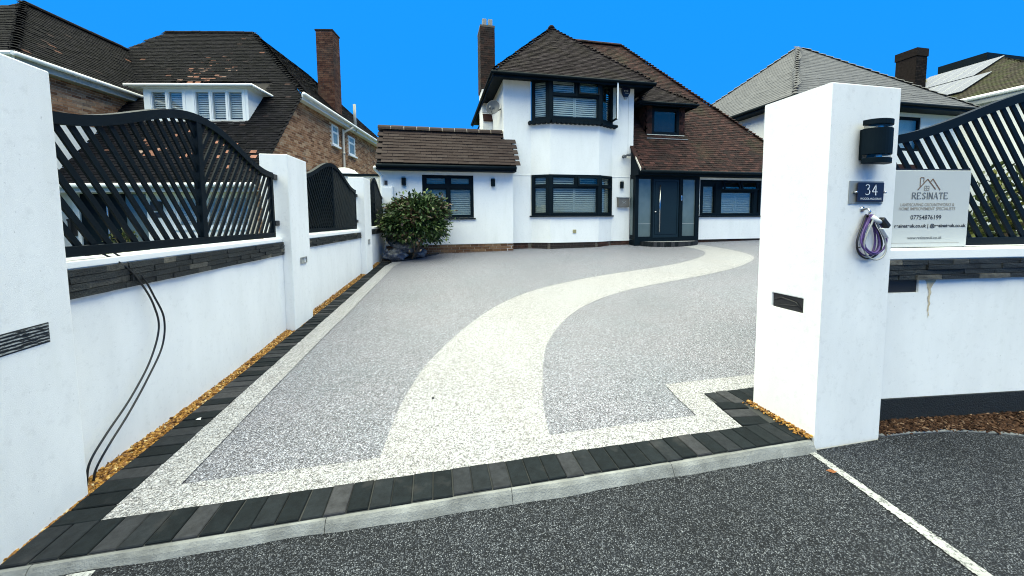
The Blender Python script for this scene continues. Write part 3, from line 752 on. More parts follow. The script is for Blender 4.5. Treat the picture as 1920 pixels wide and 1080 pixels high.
def fence_panel(T, L, zb, zend, zpk, label, nslat_pitch=.093, sd=.012):
    """curved-top metal panel: local (along, out, up)"""
    o = T((L / 2, 0, zb)); t = thing('fence_panel', o, label, 'fence panel', 'curved black metal fence panels')
    c = L / 2
    top = lambda s: zend + (zpk - zend) * (.5 + .5 * math.cos(math.pi * min(1, abs(s - c) / c * 1.02)))
    d = .022
    # curved top rail
    b = MB(T); n = 40; vs = []
    for i in range(n + 1):
        s = L * i / n; z = top(s); sl = (top(s + .01) - top(s - .01)) / .02; k = 1 / math.sqrt(1 + sl * sl)
        nx_, nz_ = -sl * k, k
        for (q, w) in ((-d - .004, 0), (d + .004, 0), (d + .004, -.06), (-d - .004, -.06)): vs.append((s + nx_ * w, q, z + nz_ * w))
    b.add(vs, [(i * 4 + k, i * 4 + (k + 1) % 4, i * 4 + 4 + (k + 1) % 4, i * 4 + 4 + k) for i in range(n) for k in range(4)] + [(0, 1, 2, 3), (n * 4, n * 4 + 1, n * 4 + 2, n * 4 + 3)])
    b.build('top_rail', 'fence_black', t)
    b = MB(T); b.box(0, L, -d, d, zb, zb + .055); b.build('bottom_rail', 'fence_black', t, .003)
    for x in (0, L - .045):
        b = MB(T); b.box(x, x + .045, -d, d, zb + .055, top(x + .02) - .05); b.build('stile', 'fence_black', t, .003)
    b = MB(T); b.box(c - .03, c + .03, -d - .002, d + .002, zb + .055, top(c) - .055); b.build('centre_post', 'fence_black', t, .003)
    # slats falling towards the centre post
    sl = math.tan(R(55)); w = .034
    k = -20
    for sgn in (1, -1):
        p = -1.0
        while p < c + 2:
            # line through (p at the bottom rail) rising outwards: for the left half z falls towards the centre
            base = p
            pts = []
            xs_ = np.linspace(.045, c - .03, 120)
            ok = [(x, zb + .055 + (base - x) * sl) for x in xs_]
            ok = [(x, z) for x, z in ok if zb + .05 < z < top(x if sgn > 0 else L - x) - .045]
            p += nslat_pitch
            if len(ok) < 4: continue
            (x0, z0), (x1, z1) = ok[0], ok[-1]
            q = (lambda x: x) if sgn > 0 else (lambda x: L - x)
            dx, dz = .012, .012 * sl
            bb = MB(T); bb.bar((q(x0 - dx), 0, z0 + dz), (q(x1 + dx), 0, z1 - dz), w, sd, (0, 0, 1)); bb.build('slat', 'fence_black', t)
    for x in (L, ):
        for z in (zb + .13, zb + .66):
            h = MB(T); h.box(L, L + .095, -.03, .03, z, z + .06); h.build('hinge', 'rubber_black', t, .004)
    return t
def fence_T(ya, yb, off):
    A = np.array([xl(ya) + off, ya]); B = np.array([xl(yb) + off, yb]); d = B - A; L = np.linalg.norm(d); u = np.array([d[0] / L, d[1] / L, 0])
    return plane_T((A[0], A[1], 0), u, (u[1], -u[0], 0)), L
T1, L1 = fence_T(2.20, 4.70, -.14); fence_panel(T1, L1, 1.206, 1.938, 2.235, 'nearest black curved-top slatted fence panel on the left wall with cables over its foot')
T2, L2 = fence_T(5.40, 8.16, -.15); fence_panel(T2, L2, 1.225, 2.025, 2.355, 'second black curved-top slatted fence panel along the left wall between two pillars', sd=.03)
T3, L3 = fence_T(8.92, 10.9, -.15); fence_panel(T3, L3, 1.255, 2.05, 2.47, 'farthest black curved-top fence panel on the left wall beside the bush', sd=.03)

# louvre vent in the first pillar
t = thing('louvre_vent', (-1.742, 1.93, .84), 'black and silver slotted louvre vent set in the leftmost pillar', 'vent')
b = MB(); b.box(-1.76, -1.7405, 1.79, 2.068, .838, .93); b.build('recess', 'interior_dark', t)  # dark panel, no hole cut; shade between the louvres is painted in
for i in range(6):
    z = .845 + i * .0145
    b = MB(); b.hexa([(-1.742, 1.80, z), (-1.735, 1.80, z + .001), (-1.735, 2.062, z + .001), (-1.742, 2.062, z), (-1.742, 1.80, z + .006), (-1.735, 1.80, z + .007), (-1.735, 2.062, z + .007), (-1.742, 2.062, z + .006)]); b.build('louvre', 'chipped_metal', t)
# recessed lights in the two far pillars
for (y0, y1, z0, z1, fx, lab) in ((5.01, 5.19, .855, .935, -.002, 'recessed grey brick light low in the second white pillar'), (8.44, 8.60, .88, .985, 0, 'recessed grey brick light in the far small pillar')):
    k = -1.650 + .033 * (y0 - 4.79) / .55 if y0 < 6 else -1.415 + .034 * (y0 - 8.26) / .58
    t = thing('brick_light', (k, (y0 + y1) / 2, z0), lab, 'light', 'recessed brick lights')
    b = MB(); ring(b, y0, y1, z0, z1, .012, 0, .012); b.v = [(k + p[1] + .003 + .06 * (p[0] - y0), p[0], p[2]) for p in b.v]; b.build('bezel', 'brushed_steel', t)
    b = MB(); b.box(k - .02, k + .008, y0 + .012, y1 - .012, z0 + .012, z1 - .012); b.build('lens', 'grey_pvc', t)
# the two loose cables
def cable(pts, label):
    c = smooth_curve(pts, 10); b = MB(); b.tube(c, .0055, 7); o = b.build('cable', 'cable_black', smooth=True)
    props(o, label, 'cable', 'loose black cables')
cable([(-1.99, 2.30, 1.235), (-1.95, 2.45, 1.245), (-1.87, 2.53, 1.215), (-1.80, 2.61, 1.12), (-1.775, 2.69, .99), (-1.76, 2.745, .85), (-1.75, 2.755, .70), (-1.75, 2.66, .52), (-1.755, 2.50, .36), (-1.77, 2.34, .23), (-1.785, 2.255, .13), (-1.79, 2.235, .02)], 'black cable hanging down the left wall, the inner of the two loops')
cable([(-2.0, 2.36, 1.23), (-1.95, 2.50, 1.25), (-1.86, 2.60, 1.215), (-1.79, 2.70, 1.06), (-1.765, 2.765, .90), (-1.745, 2.80, .75), (-1.745, 2.765, .58), (-1.75, 2.63, .42), (-1.755, 2.48, .28), (-1.765, 2.35, .17), (-1.785, 2.29, .08), (-1.79, 2.275, .02)], 'black cable hanging down the left wall, the outer of the two loops')

# ================================================================== RIGHT PILLAR AND WALL
PXR0, PXR1, PY0, PY1 = 2.280, 2.805, 1.757, 2.205
P4 = thing('gate_pillar', ((PXR0 + PXR1) / 2, 2.0, -.15), 'large near white rendered pillar on the right carrying the number plate and wall lamp', 'pillar', 'white gate pillars')
T = plane_T((PXR0, PY1, 0), (0, -1, 0), (-1, 0, 0))
b = MB(T); hx0, hx1, hz0, hz1 = .115, .335, .772, .868
xs = [0, hx0, hx1, PY1 - PY0]; zs = [-.15, hz0, hz1, 2.165]
for i in range(3):
    for k in range(3):
        if i == 1 and k == 1: continue
        b.quad((xs[i], 0, zs[k]), (xs[i + 1], 0, zs[k]), (xs[i + 1], 0, zs[k + 1]), (xs[i], 0, zs[k + 1]))
q = [(hx0, hz0), (hx1, hz0), (hx1, hz1), (hx0, hz1)]
for i in range(4):
    (p0, r0), (p1, r1) = q[i], q[(i + 1) % 4]; b.quad((p0, 0, r0), (p1, 0, r1), (p1, -.03, r1), (p0, -.03, r0))
W_ = PXR1 - PXR0; D_ = PY1 - PY0
b.quad((D_, 0, -.15), (D_, -W_, -.15), (D_, -W_, 2.165), (D_, 0, 2.165)); b.quad((0, 0, -.15), (0, -W_, -.15), (0, -W_, 2.165), (0, 0, 2.165))
b.quad((0, -W_, -.15), (D_, -W_, -.15), (D_, -W_, 2.165), (0, -W_, 2.165)); b.quad((0, 0, 2.165), (D_, 0, 2.165), (D_, -W_, 2.165), (0, -W_, 2.165))
b.v = b.v; so = b.build('shaft', 'white_render', P4, fix=False)
bm = bmesh.new(); bm.from_mesh(so.data); bmesh.ops.remove_doubles(bm, verts=bm.verts, dist=.0005); bmesh.ops.recalc_face_normals(bm, faces=bm.faces); bm.to_mesh(so.data); bm.free()
mo = so.modifiers.new('bevel', 'BEVEL'); mo.width = .007; mo.segments = 2; mo.limit_method = 'ANGLE'
b = MB(T); b.box(hx0 + .003, hx1 - .003, -.05, -.014, hz0 + .003, hz1 - .003); b.build('recess_shade_back', 'rubber_black', P4)  # black back paints in the darkness of the shallow hole
b = MB(T)
b.tube([(hx0 + .01, -.012, hz0 + .05), (hx0 + .07, -.006, hz0 + .075), (hx1 - .05, -.008, hz0 + .06), (hx1 - .02, -.012, hz0 + .02)], .005, 6)
b.tube([(hx0 + .02, -.012, hz0 + .02), (hx0 + .1, -.008, hz0 + .03), (hx1 - .03, -.012, hz0 + .04)], .004, 6); b.build('loose_wire', 'rubber_black', P4, smooth=True)

thR = R(6.5); eR = np.array([math.cos(thR), -math.sin(thR), 0]); nR = np.array([math.sin(thR), math.cos(thR), 0])
TR = plane_T((2.81, 1.87, 0), eR, -nR)          # out = towards the pavement
WR = thing('boundary_wall', TR((2.0, 0, -.1)), 'white rendered wall on the right below the RESINATE sign with a rust stain', 'wall', 'rendered boundary walls')
LR = 4.2
b = MB(TR)
hxa, hxb, hza, hzb = .09, .372, .874, .962
xs = [-.05, hxa, hxb, LR]; zs = [-.3, hza, hzb, 1.098]
for i in range(3):
    for k in range(3):
        if i == 1 and k == 1: continue
        b.quad((xs[i], 0, zs[k]), (xs[i + 1], 0, zs[k]), (xs[i + 1], 0, zs[k + 1]), (xs[i], 0, zs[k + 1]))
q = [(hxa, hza), (hxb, hza), (hxb, hzb), (hxa, hzb)]
for i in range(4):
    (p0, r0), (p1, r1) = q[i], q[(i + 1) % 4]; b.quad((p0, 0, r0), (p1, 0, r1), (p1, -.03, r1), (p0, -.03, r0))
b.quad((-.05, -.24, -.3), (LR, -.24, -.3), (LR, -.24, 1.098), (-.05, -.24, 1.098)); b.quad((LR, 0, -.3), (LR, -.24, -.3), (LR, -.24, 1.098), (LR, 0, 1.098))
b.build('wall_panel', 'white_render', WR, fix=False)
b = MB(TR); b.box(hxa, hxb - .002, -.05, -.012, hza + .002, hzb); b.build('recess_shade_back', 'rubber_black', WR)  # black panel colours in the shade of a deeper hole
b = MB(TR); b.box(-.05, LR, -.26, .012, 1.10, 1.165); b.build('cap', 'cap_white', WR, .006)
slips(WR, TR, LR - .02, .964, 1.097, 4, 120, .02)
b = MB(TR); b.box(0, LR, 0.0, .012, -.3, .148); b.build('plinth', 'slate_slip', WR, .003)
b = MB(TR)                                       # rust run below the recess
vs = []
for k in range(26):
    z = .958 - .26 * k / 25; w = .030 * max(0, 1 - k / 7) ** 1.5 + .011 * (1 - k / 25) ** .7 + .001; c = .455 + .004 * math.sin(k * .9)
    vs += [(c - w + .002 * math.sin(k * 2.1), .0025, z), (c + w + .002 * math.sin(k * 1.7), .0025, z)]
b.add(vs, [(2 * k, 2 * k + 1, 2 * k + 3, 2 * k + 2) for k in range(25)])
b.build('rust_stain', 'rust_stain', WR)
# right fence panel (only its near end is in view)
def right_fence():
    L = 3.4; zb = 1.175
    TF = plane_T(TR((.02, -.15, 0)), eR, -nR)
    t = fence_panel(TF, L, zb, 1.92, 2.315, 'large black curved-top slatted fence panel on the right wall behind the RESINATE sign', .092)
right_fence()
# RESINATE sign
TS = plane_T(TR((0, -.10, 0)), eR, -nR)
S = thing('sign_board', TS((.53, 0, 1.17)), 'pale grey RESINATE landscaping advertising sign standing on the right wall beside the pillar', 'sign')
b = MB(TS); b.box(.20, .861, -.012, 0, 1.17, 1.70); b.build('board', 'sign_board', S, .004)
for x in (.20, .861):
    b = MB(TS); b.box(x - .006, x + .006, -.018, -.013, 1.165, 1.72); b.build('support_strip', 'rubber_black', S)
b = MB(TS); b.box(.20, .87, -.018, -.013, 1.70, 1.712); b.build('support_strip', 'rubber_black', S)
def off(T, a, z): return lambda p: T((a + p[0], p[1], z + p[2]))
def seg(b, pts, w, y=.002):
    for (x0, z0), (x1, z1) in zip(pts, pts[1:]):
        dx, dz = x1 - x0, z1 - z0; l = math.hypot(dx, dz); nx_, nz_ = -dz / l * w / 2, dx / l * w / 2
        b.quad((x0 + nx_, y, z0 + nz_), (x1 + nx_, y, z1 + nz_), (x1 - nx_, y, z1 - nz_), (x0 - nx_, y, z0 - nz_))
lg = MB(off(TS, .53, 1.60))
seg(lg, [(-.085, -.035), (-.012, .040), (.055, -.030)], .007); seg(lg, [(.012, .022), (.028, .042), (.09, -.035)], .007)
seg(lg, [(-.068, -.01), (-.068, .05), (-.042, .05), (-.042, .02)], .005, .0023)
lg.build('house_logo', 'print_rust', S, fix=False)
lg = MB(off(TS, .515, 1.575)); 
for a in ((-.018, -.012, .018, -.012), (-.018, .018, .018, .018), (-.018, .003, .018, .003)): seg(lg, [a[:2], a[2:]], .0045)
for x in (-.018, 0, .018): seg(lg, [(x, -.012), (x, .018)], .0045, .0023)
lg.build('window_logo', 'print_taupe', S, fix=False)
# RESINATE in drawn serif capitals
SER = {'R': [[(0, 0), (0, 1)], [(0, 1), (.45, .97), (.55, .78), (.45, .56), (0, .52)], [(.25, .52), (.62, 0)]], 'E': [[(0, 0), (0, 1)], [(0, 1), (.55, 1), (.55, .85)], [(0, .52), (.4, .52)], [(0, 0), (.58, 0), (.58, .15)]],
       'S': [[(.52, .8), (.45, .97), (.22, 1), (.06, .84), (.12, .64), (.42, .42), (.52, .2), (.38, .02), (.14, 0), (.02, .2)]], 'I': [[(.1, 0), (.1, 1)]], 'N': [[(.05, 0), (.05, 1)], [(.05, 1), (.6, 0)], [(.6, 0), (.6, 1)]],
       'A': [[(0, 0), (.33, 1)], [(.33, 1), (.66, 0)], [(.12, .36), (.54, .36)]], 'T': [[(.32, 0), (.32, 1)], [(.02, .85), (.02, 1), (.62, 1), (.62, .85)]],
       '3': [[(.05, .85), (.2, 1), (.42, .96), (.48, .76), (.36, .58), (.2, .54)], [(.36, .56), (.54, .38), (.5, .1), (.26, 0), (.04, .1)]], '4': [[(.42, 0), (.42, 1)], [(.42, 1), (.02, .3)], [(.02, .3), (.62, .3)]]}
def serif(b, s, x, z, h, thick, thin, gap=.16, wide=1.0):
    for ch in s:
        wmax = max(p[0] for st in SER[ch] for p in st)
        for st in SER[ch]:
            P = [(x + p[0] * h * wide, z + p[1] * h) for p in st]
            for p0, p1 in zip(P, P[1:]):
                vert = abs(p1[0] - p0[0]) < abs(p1[1] - p0[1]) * .9
                rise = (p1[1] - p0[1]) * (p1[0] - p0[0])
                seg(b, [p0, p1], thick if vert and not (ch in 'AN' and rise > 0) else thin, .002 + .0002 * (not vert))
            if ch not in 'S3':
                for p in (P[0], P[-1]):
                    if p[1] <= z + .01 * h or p[1] >= z + .99 * h: seg(b, [(p[0] - .09 * h, p[1]), (p[0] + .09 * h, p[1])], thin, .0024)
        x += (wmax + gap + .12) * h * wide
    return x
sb = MB(TS); xe = serif(sb, 'RESINATE', 0, 0, .042, .0075, .004); wtot = xe
sb.v = []; sb.f = []; serif(sb, 'RESINATE', .545 - .275 / 2, 1.505, .042, .0075, .004, wide=.275 / (wtot - .01)); sb.build('resinate_lettering', 'print_grey', S, fix=False)
text(S, 'sign_text', "LANDSCAPING GROUNDWORKS &", off(TS, .53, 1.464), .03, 'print_taupe', target=.42, bold=.0003)
text(S, 'sign_text', "HOME IMPROVEMENT SPECIALISTS", off(TS, .53, 1.436), .03, 'print_taupe', target=.44, bold=.0003)
text(S, 'sign_text', "07754876199", off(TS, .525, 1.376), .042, 'print_black', target=.24, bold=.0004)
text(S, 'sign_text', "resinateuk.co.uk | @resinateuk.co.uk", off(TS, .563, 1.318), .032, 'print_black', target=.56, bold=.001)
text(S, 'sign_text', "www.resinateuk.co.uk", off(TS, .525, 1.235), .030, 'print_grey', target=.27, bold=.0003)
b = MB(TS); seg(b, [(.25, 1.20), (.80, 1.20)], .002); b.build('sign_rule', 'print_taupe', S, fix=False)
# number plate
TN = plane_T((0, PY0, 0), (1, 0, 0), (0, -1, 0))
N = thing('house_number_plate', (2.567, PY0, 1.46), 'steel and navy number plate reading 34 on the right pillar', 'sign')
b = MB(TN); b.box(2.437, 2.70, 0, .006, 1.462, 1.60); b.build('back_plate', 'brushed_steel', N, .002)
b = MB(TN); b.box(2.482, 2.684, .014, .020, 1.474, 1.590); b.build('front_plate', 'navy_plate', N, .002)
for x in (2.470, 2.694):
    b = MB(TN); b.lathe([(.007, .004), (.007, .022), (.004, .026)], (x, 0, 1.531), 12, (0, 1, 0)); b.build('stud', 'steel', N, smooth=True)
    b = MB(TN); b.box(min(x, 2.583) if x < 2.5 else 2.68, 2.486 if x < 2.5 else x, .008, .013, 1.527, 1.535); b.build('bracket', 'steel', N)
b = MB(off(plane_T((0, PY0 - .0205, 0), (1, 0, 0), (0, -1, 0)), 0, 0)); serif(b, '34', 2.533, 1.515, .062, .0075, .0045, wide=1.08); b.build('numerals', 'print_white', N, fix=False)
text(N, 'plate_text', "WOODLAND DRIVE", off(plane_T((0, PY0 - .0205, 0), (1, 0, 0), (0, -1, 0)), 2.583, 1.491), .018, 'print_white', target=.165)
# wall lamp
Lm = thing('wall_lamp', (2.555, PY0, 1.68), 'large charcoal half-round up and down wall lamp on the right pillar', 'lamp', 'up and down wall lamps')
b = MB(TN); b.box(2.497, 2.60, 0, .045, 1.722, 1.90); b.build('back_plate', 'anthracite', Lm, .004)
def halfround(z0, z1, rx, ry, xc, y0):
    b = MB(TN); P = [(xc + rx * math.cos(math.pi * k / 14), y0 + ry * math.sin(math.pi * k / 14) ** .8, z0) for k in range(15)]
    b.prism(P, (0, 0, z1 - z0)); return b
halfround(1.745, 1.895, .090, .075, 2.556, .035).build('housing', 'anthracite', Lm, .002, smooth=False)
halfround(1.895, 1.914, .082, .067, 2.556, .037).build('glass_band', 'lamp_glass', Lm)
halfround(1.726, 1.745, .082, .067, 2.556, .037).build('glass_band', 'lamp_glass', Lm)
halfround(1.914, 1.945, .090, .075, 2.556, .035).build('end_cap', 'anthracite', Lm, .002)
halfround(1.695, 1.726, .090, .075, 2.556, .035).build('end_cap', 'anthracite', Lm, .002)
for z in (1.738, 1.905):
    b = MB(TN); b.lathe([(.02, -.012), (.02, .012)], (2.556, .06, z), 12); b.build('bulb', 'steel', Lm)
b = MB(TN); b.lathe([(.005, 0), (.005, .006)], (2.51, .045, 1.83), 8, (0, 1, 0)); b.build('screw', 'steel', Lm)
# coil of purple cable on a hook
H = thing('cable_coil', (2.60, PY0, 1.12), 'purple hose cable coiled with white ties hanging from a hook under the number plate', 'cable')
hk = MB(TN); hk.tube([(2.548, 0, 1.43), (2.548, .035, 1.43), (2.548, .045, 1.415), (2.548, .04, 1.40)], .006, 8); hk.lathe([(.016, 0), (.016, .006)], (2.548, 0, 1.43), 12, (0, 1, 0)); hk.build('hook', 'steel', H, smooth=True)
rg2 = random.Random(5)
for k in range(7):
    wdt = .050 + .062 * k / 6 + rg2.uniform(-.008, .008); cxx = 2.606 + rg2.uniform(-.014, .014) ; bot = 1.118 + rg2.uniform(0, .05); y0 = .016 + .009 * (k % 4)
    P = []
    for i in range(36):
        a = 2 * math.pi * i / 36
        v = (1 - math.cos(a)) / 2                # 0 at the top
        x = cxx + math.sin(a) * wdt * (.35 + .65 * math.sin(math.pi * min(1, v * .5 + .15)) ** 1.4) * (.28 + .72 * v ** .8) * 1.28 - .034 * (1 - v)
        z = 1.395 + (bot - 1.395) * v
        P.append((x, y0 + .006 * math.sin(a * 2 + k), z))
    b = MB(TN); b.tube(P, .0052, 7, True); b.build('cable_loop', ['rope_purple', 'rope_purple', 'rope_purple', 'grey_pvc', 'rope_purple', 'rubber_black', 'rope_purple'][k], H, smooth=True)
b = MB(TN); b.tube([(2.565, .045, 1.385), (2.59, .055, 1.362), (2.615, .055, 1.352)], [.013, .014, .012], 9); b.build('tie', 'print_white', H, smooth=True)
b = MB(TN); b.bar((2.615, .062, 1.315), (2.668, .062, 1.255), .022, .008, (0, 1, 0)); b.build('tie', 'print_white', H, .003)
b = MB(TN); b.bar((2.618, .055, 1.372), (2.672, .055, 1.322), .034, .028, (0, 1, 0)); b.build('plug', 'rubber_black', H, .006)
b = MB(TN); b.tube([(2.505, .03, 1.20), (2.485, .045, 1.203), (2.47, .05, 1.201)], .004, 6); b.build('cable_end', 'rubber_black', H, smooth=True)
# bed in front of the right wall
edge = [(2.815, 1.80), (2.86, 1.765), (3.03, 1.752), (3.33, 1.712), (3.55, 1.645), (3.75, 1.555), (4.2, 1.3), (4.8, .9)]
e2 = smooth_curve(edge, 6)
b = MB(); vs = []
for x, y in e2: vs += [(x, y, KZ + .006), (x + .03, max(y, 1.87 - (x - 2.81) * .114) , KZ + .03)]
b.add(vs, [(2 * i, 2 * i + 1, 2 * i + 3, 2 * i + 2) for i in range(len(e2) - 1)]); b.build('planting_bed', 'soil')['kind'] = 'structure'
b = MB(); b.tube([(x, y, KZ + .004) for x, y in e2], .011, 6); o = b.build('bed_edging', 'concrete', smooth=True); o['kind'] = 'structure'
pts = []
while len(pts) < 5200:
    x = rg.uniform(2.83, 4.3); ye = float(np.interp(x, [p[0] for p in e2], [p[1] for p in e2])); yw = 1.855 - (x - 2.81) * .114
    if yw <= ye: continue
    s = rg.random(); y = ye + (yw - ye) * s; pts.append((x, y, KZ + .012 + .028 * s + rg.uniform(-.006, .012)))
stones('bark_mulch', pts, 'bark_chip', .006, .014, .5, 6, elong=1.5)
# small litter
b = MB(); b.add([(2.135, 1.575, KZ + .007), (2.155, 1.548, KZ + .006), (2.178, 1.545, KZ + .012), (2.165, 1.572, KZ + .011), (2.152, 1.56, KZ + .016)], [(0, 1, 4), (1, 2, 4), (2, 3, 4), (3, 0, 4)])
props(b.build('fallen_leaf', 'dead_leaf'), 'small brown dead leaf lying on the white painted line', 'leaf')
bm = bmesh.new(); bmesh.ops.create_icosphere(bm, subdivisions=2, radius=.011)
b = MB(); b.add([(-.035 + v.co.x * (1 + .2 * math.sin(v.index)), 2.832 + v.co.y * .9, .012 + v.co.z * .6) for v in bm.verts], [tuple(v.index for v in f.verts) for f in bm.faces]); bm.free()
props(b.build('loose_stone', 'rubber_black', smooth=True), 'small dark loose stone lying on the pale curved path', 'stone')
b = MB(); b.add([(xl(2.86) + .09, 2.86, .02), (xl(2.86) + .125, 2.85, .02), (xl(2.86) + .12, 2.87, .026), (xl(2.86) + .10, 2.875, .022)], [(0, 1, 2, 3)])
props(b.build('fallen_leaf', 'cap_white'), 'tiny pale dry leaf on the dark blocks along the left wall', 'leaf')

# ================================================================== MAIN HOUSE
HS = thing('white_house', (5, 12, .45), 'white rendered house with brown tiled roofs and dark window frames at the drive end', 'house')
YA, YM, YP, YG = 11.0, 11.35, 11.0, 11.2        # fronts: annex, main wall, porch, right wall
def front(y, x=0.): return plane_T((x, y, 0), (1, 0, 0), (0, -1, 0))
# --- walls
TA = front(YA)
wall(HS, 'annex_wall', TA, -1.46, 2.372, .68, 2.83, 'white_render_house', [(-.30, 1.18, 1.458, 2.708)])
b = MB(); b.box(-1.46, -1.2, YA + .25, 13.5, .3, 2.83); b.build('annex_side_wall', 'white_render_house', HS)
b = MB(); b.prism([(2.38, 10.74, 2.84), (2.38, YM - .005, 2.84), (2.38, YM - .005, 3.82), (2.38, 10.74, 3.0)], (-.04, 0, 0)); b.build('annex_roof_end', 'anthracite', HS)
b = MB(); b.box(2.17, 2.372, YA + .02, YM + .02, .4, 2.83); b.build('annex_return_wall', 'white_render_house', HS)
# annex plinth of bricks
pl = MB(TA); pl.box(-1.46, 2.372, -.25, -.028, .2, .678); plo = pl.build('annex_plinth', 'mortar', HS)
bricks(plo, TA((-1.4, -.022, .30)), (1, 0, 0), (0, -1, 0), 3.77, .385, 'brick_plinth', 90)
# main block
TM = front(YM); ZT = 5.72
BA, BB, BC, BD = (3.04, YM), (3.58, YM - .30), (5.20, YM - .30), (5.80, YM)
wall(HS, 'front_wall', TM, 2.17, BA[0], .66, ZT, 'white_render_house')
wall(HS, 'front_wall', TM, BD[0], 6.56, .66, ZT, 'white_render_house')
b = MB(); b.box(2.17, 2.40, YM + .25, 17.0, .3, ZT); b.build('side_wall', 'white_render_house', HS)
b = MB(); b.box(6.32, 6.555, YM + .25, 13.6, .3, ZT); b.build('side_wall', 'white_render_house', HS)
def segT(P, Q):
    u = np.array([Q[0] - P[0], Q[1] - P[1], 0]); L = np.linalg.norm(u); u /= L
    return plane_T((P[0], P[1], 0), u, (u[1], -u[0], 0)), L
G0, G1, U0, U1 = 1.515, 2.79, 4.46, 5.62
bay = []
for P, Q in ((BA, BB), (BB, BC), (BC, BD)):
    Tq, Lq = segT(P, Q); bay.append((Tq, Lq))
    wall(HS, 'bay_wall', Tq, 0, Lq, .66, G0, 'white_render_house', depth=.12)
    wall(HS, 'bay_wall', Tq, 0, Lq, G1, U0 - .04, 'white_render_house', depth=.12)
    wall(HS, 'bay_wall', Tq, 0, Lq, U1 + .08, ZT, 'anthracite', depth=.12)
# narrow string course where upper render overhangs
b = MB(); b.prism([(2.376, YM, 2.775), (2.376, YM - .012, 2.775), (BA[0], YM - .012, 2.775), (BA[0], YM, 2.775)], (0, 0, .02)); b.build('string_course', 'white_render_house', HS)
b = MB(); b.prism([(BD[0], YM, 2.775), (BD[0], YM - .012, 2.775), (6.56, YM - .012, 2.775), (6.56, YM, 2.775)], (0, 0, .02)); b.build('string_course', 'white_render_house', HS)
# plinth below
for P, Q in (((2.372, YM), BA), (BA, BB), (BB, BC), (BC, BD), (BD, (6.56, YM))):
    Tq, Lq = segT(P, Q); b = MB(Tq); b.box(0, Lq, -.12, -.03, .2, .66); po = b.build('plinth', 'mortar_dark', HS)
    bricks(po, Tq((.0, -.024, .36)), np.array(Tq((1, 0, 0))) - np.array(Tq((0, 0, 0))), np.array(Tq((0, 1, 0))) - np.array(Tq((0, 0, 0))), Lq - .1, .29, 'brick_dark', 20)
# bay windows
def bay_windows(z0, z1, tz, smat, tag_):
    (Ta, La), (Tb, Lb), (Tc, Lc) = bay
    w0 = window(HS, Ta, .02, La, z0, z1, [(.10, La - .12, z0 + .07, z1 - .08)] if tag_ == 'up' else [(.10, La - .12, z0 + .07, tz - .02), (.10, La - .12, tz + .04, z1 - .06)], y0=-.05, y1=.03, shutters=[(.08, La - .09, z0 + .05, z1 - .07, False)], smat=smat)
    mid = Lb * .52
    panes = [(.06, Lb - .06, z0 + .07, tz - .035), (.06, mid - .03, tz + .035, z1 - .06), (mid + .05, Lb - .06, tz + .035, z1 - .06)]
    w1 = window(HS, Tb, 0, Lb, z0, z1, panes, y0=-.05, y1=.03, shutters=[(.03, Lb - .03, z0 + .04, tz - .02, True), (.03, Lb - .03, tz + .02, z1 - .05, True)], smat=smat)
    # opened top light
    s = MB(Tb); zt = z1 - .06
    ang = R(9); x0, x1, h = mid + .04, Lb - .05, z1 - .06 - tz - .035 + .02
    def tilt(p): return Tb((p[0], .035 + (p[2]) * math.sin(ang) + p[1] * math.cos(ang), zt - p[2] * math.cos(ang)))
    s = MB(tilt); ring(s, x0, x1, 0, h, .045, 0, .04); s.build('open_sash', 'anthracite', w1)
    g = MB(tilt); g.box(x0 + .04, x1 - .04, .015, .02, .04, h - .04); g.build('open_pane', 'window_glass', w1)
    w2 = window(HS, Tc, 0, Lc - .02, z0, z1, [(.12, Lc - .10, z0 + .07, z1 - .08)] if tag_ == 'up' else [(.12, Lc - .10, z0 + .07, tz - .02), (.12, Lc - .10, tz + .04, z1 - .06)], y0=-.05, y1=.03, shutters=[(.09, Lc - .08, z0 + .05, z1 - .07, False)], smat='interior_dark' if tag_ == 'up' else smat)
    # corner posts
    for (cx, cy) in (BB, BC):
        b = MB(); b.box(cx - .055, cx + .055, cy - .042, cy + .10, z0, z1); b.build('corner_post', 'anthracite', w1, .006)
    if tag_ == 'up':                              # right casement stands open
        H0 = np.array(Tc((Lc - .10, .03, 0))); a = R(62); u = np.array(Tc((-1, 0, 0))) - np.array(Tc((0, 0, 0))); n = np.array(Tc((0, 1, 0))) - np.array(Tc((0, 0, 0)))
        d = u * math.cos(a) + n * math.sin(a); Tk = plane_T(H0, d, np.cross(d, [0, 0, 1])); wd = Lc - .24
        s = MB(Tk); ring(s, 0, wd, z0 + .06, z1 - .07, .05, -.02, .02); s.build('open_sash', 'anthracite', w2)
        s = MB(Tk); s.box(wd + .001, wd + .012, -.022, .022, z0 + .06, z1 - .07); s.build('seal_edge', 'white_pvc', w2)
        s = MB(Tk); s.box(.05, wd - .05, -.004, .004, z0 + .11, z1 - .12); s.build('open_pane', 'window_glass', w2)
    for (Tq, Lq) in bay:
        s = MB(Tq); s.box(-.04, Lq + .04, -.05, .07, z0 - .04, z0 - .002); s.build('sill', 'anthracite', w1, .004)
bay_windows(G0, G1, 2.43, 'shutter_grey', 'gf'); bay_windows(U0, U1 + .08, 5.22, 'shutter_white', 'up')
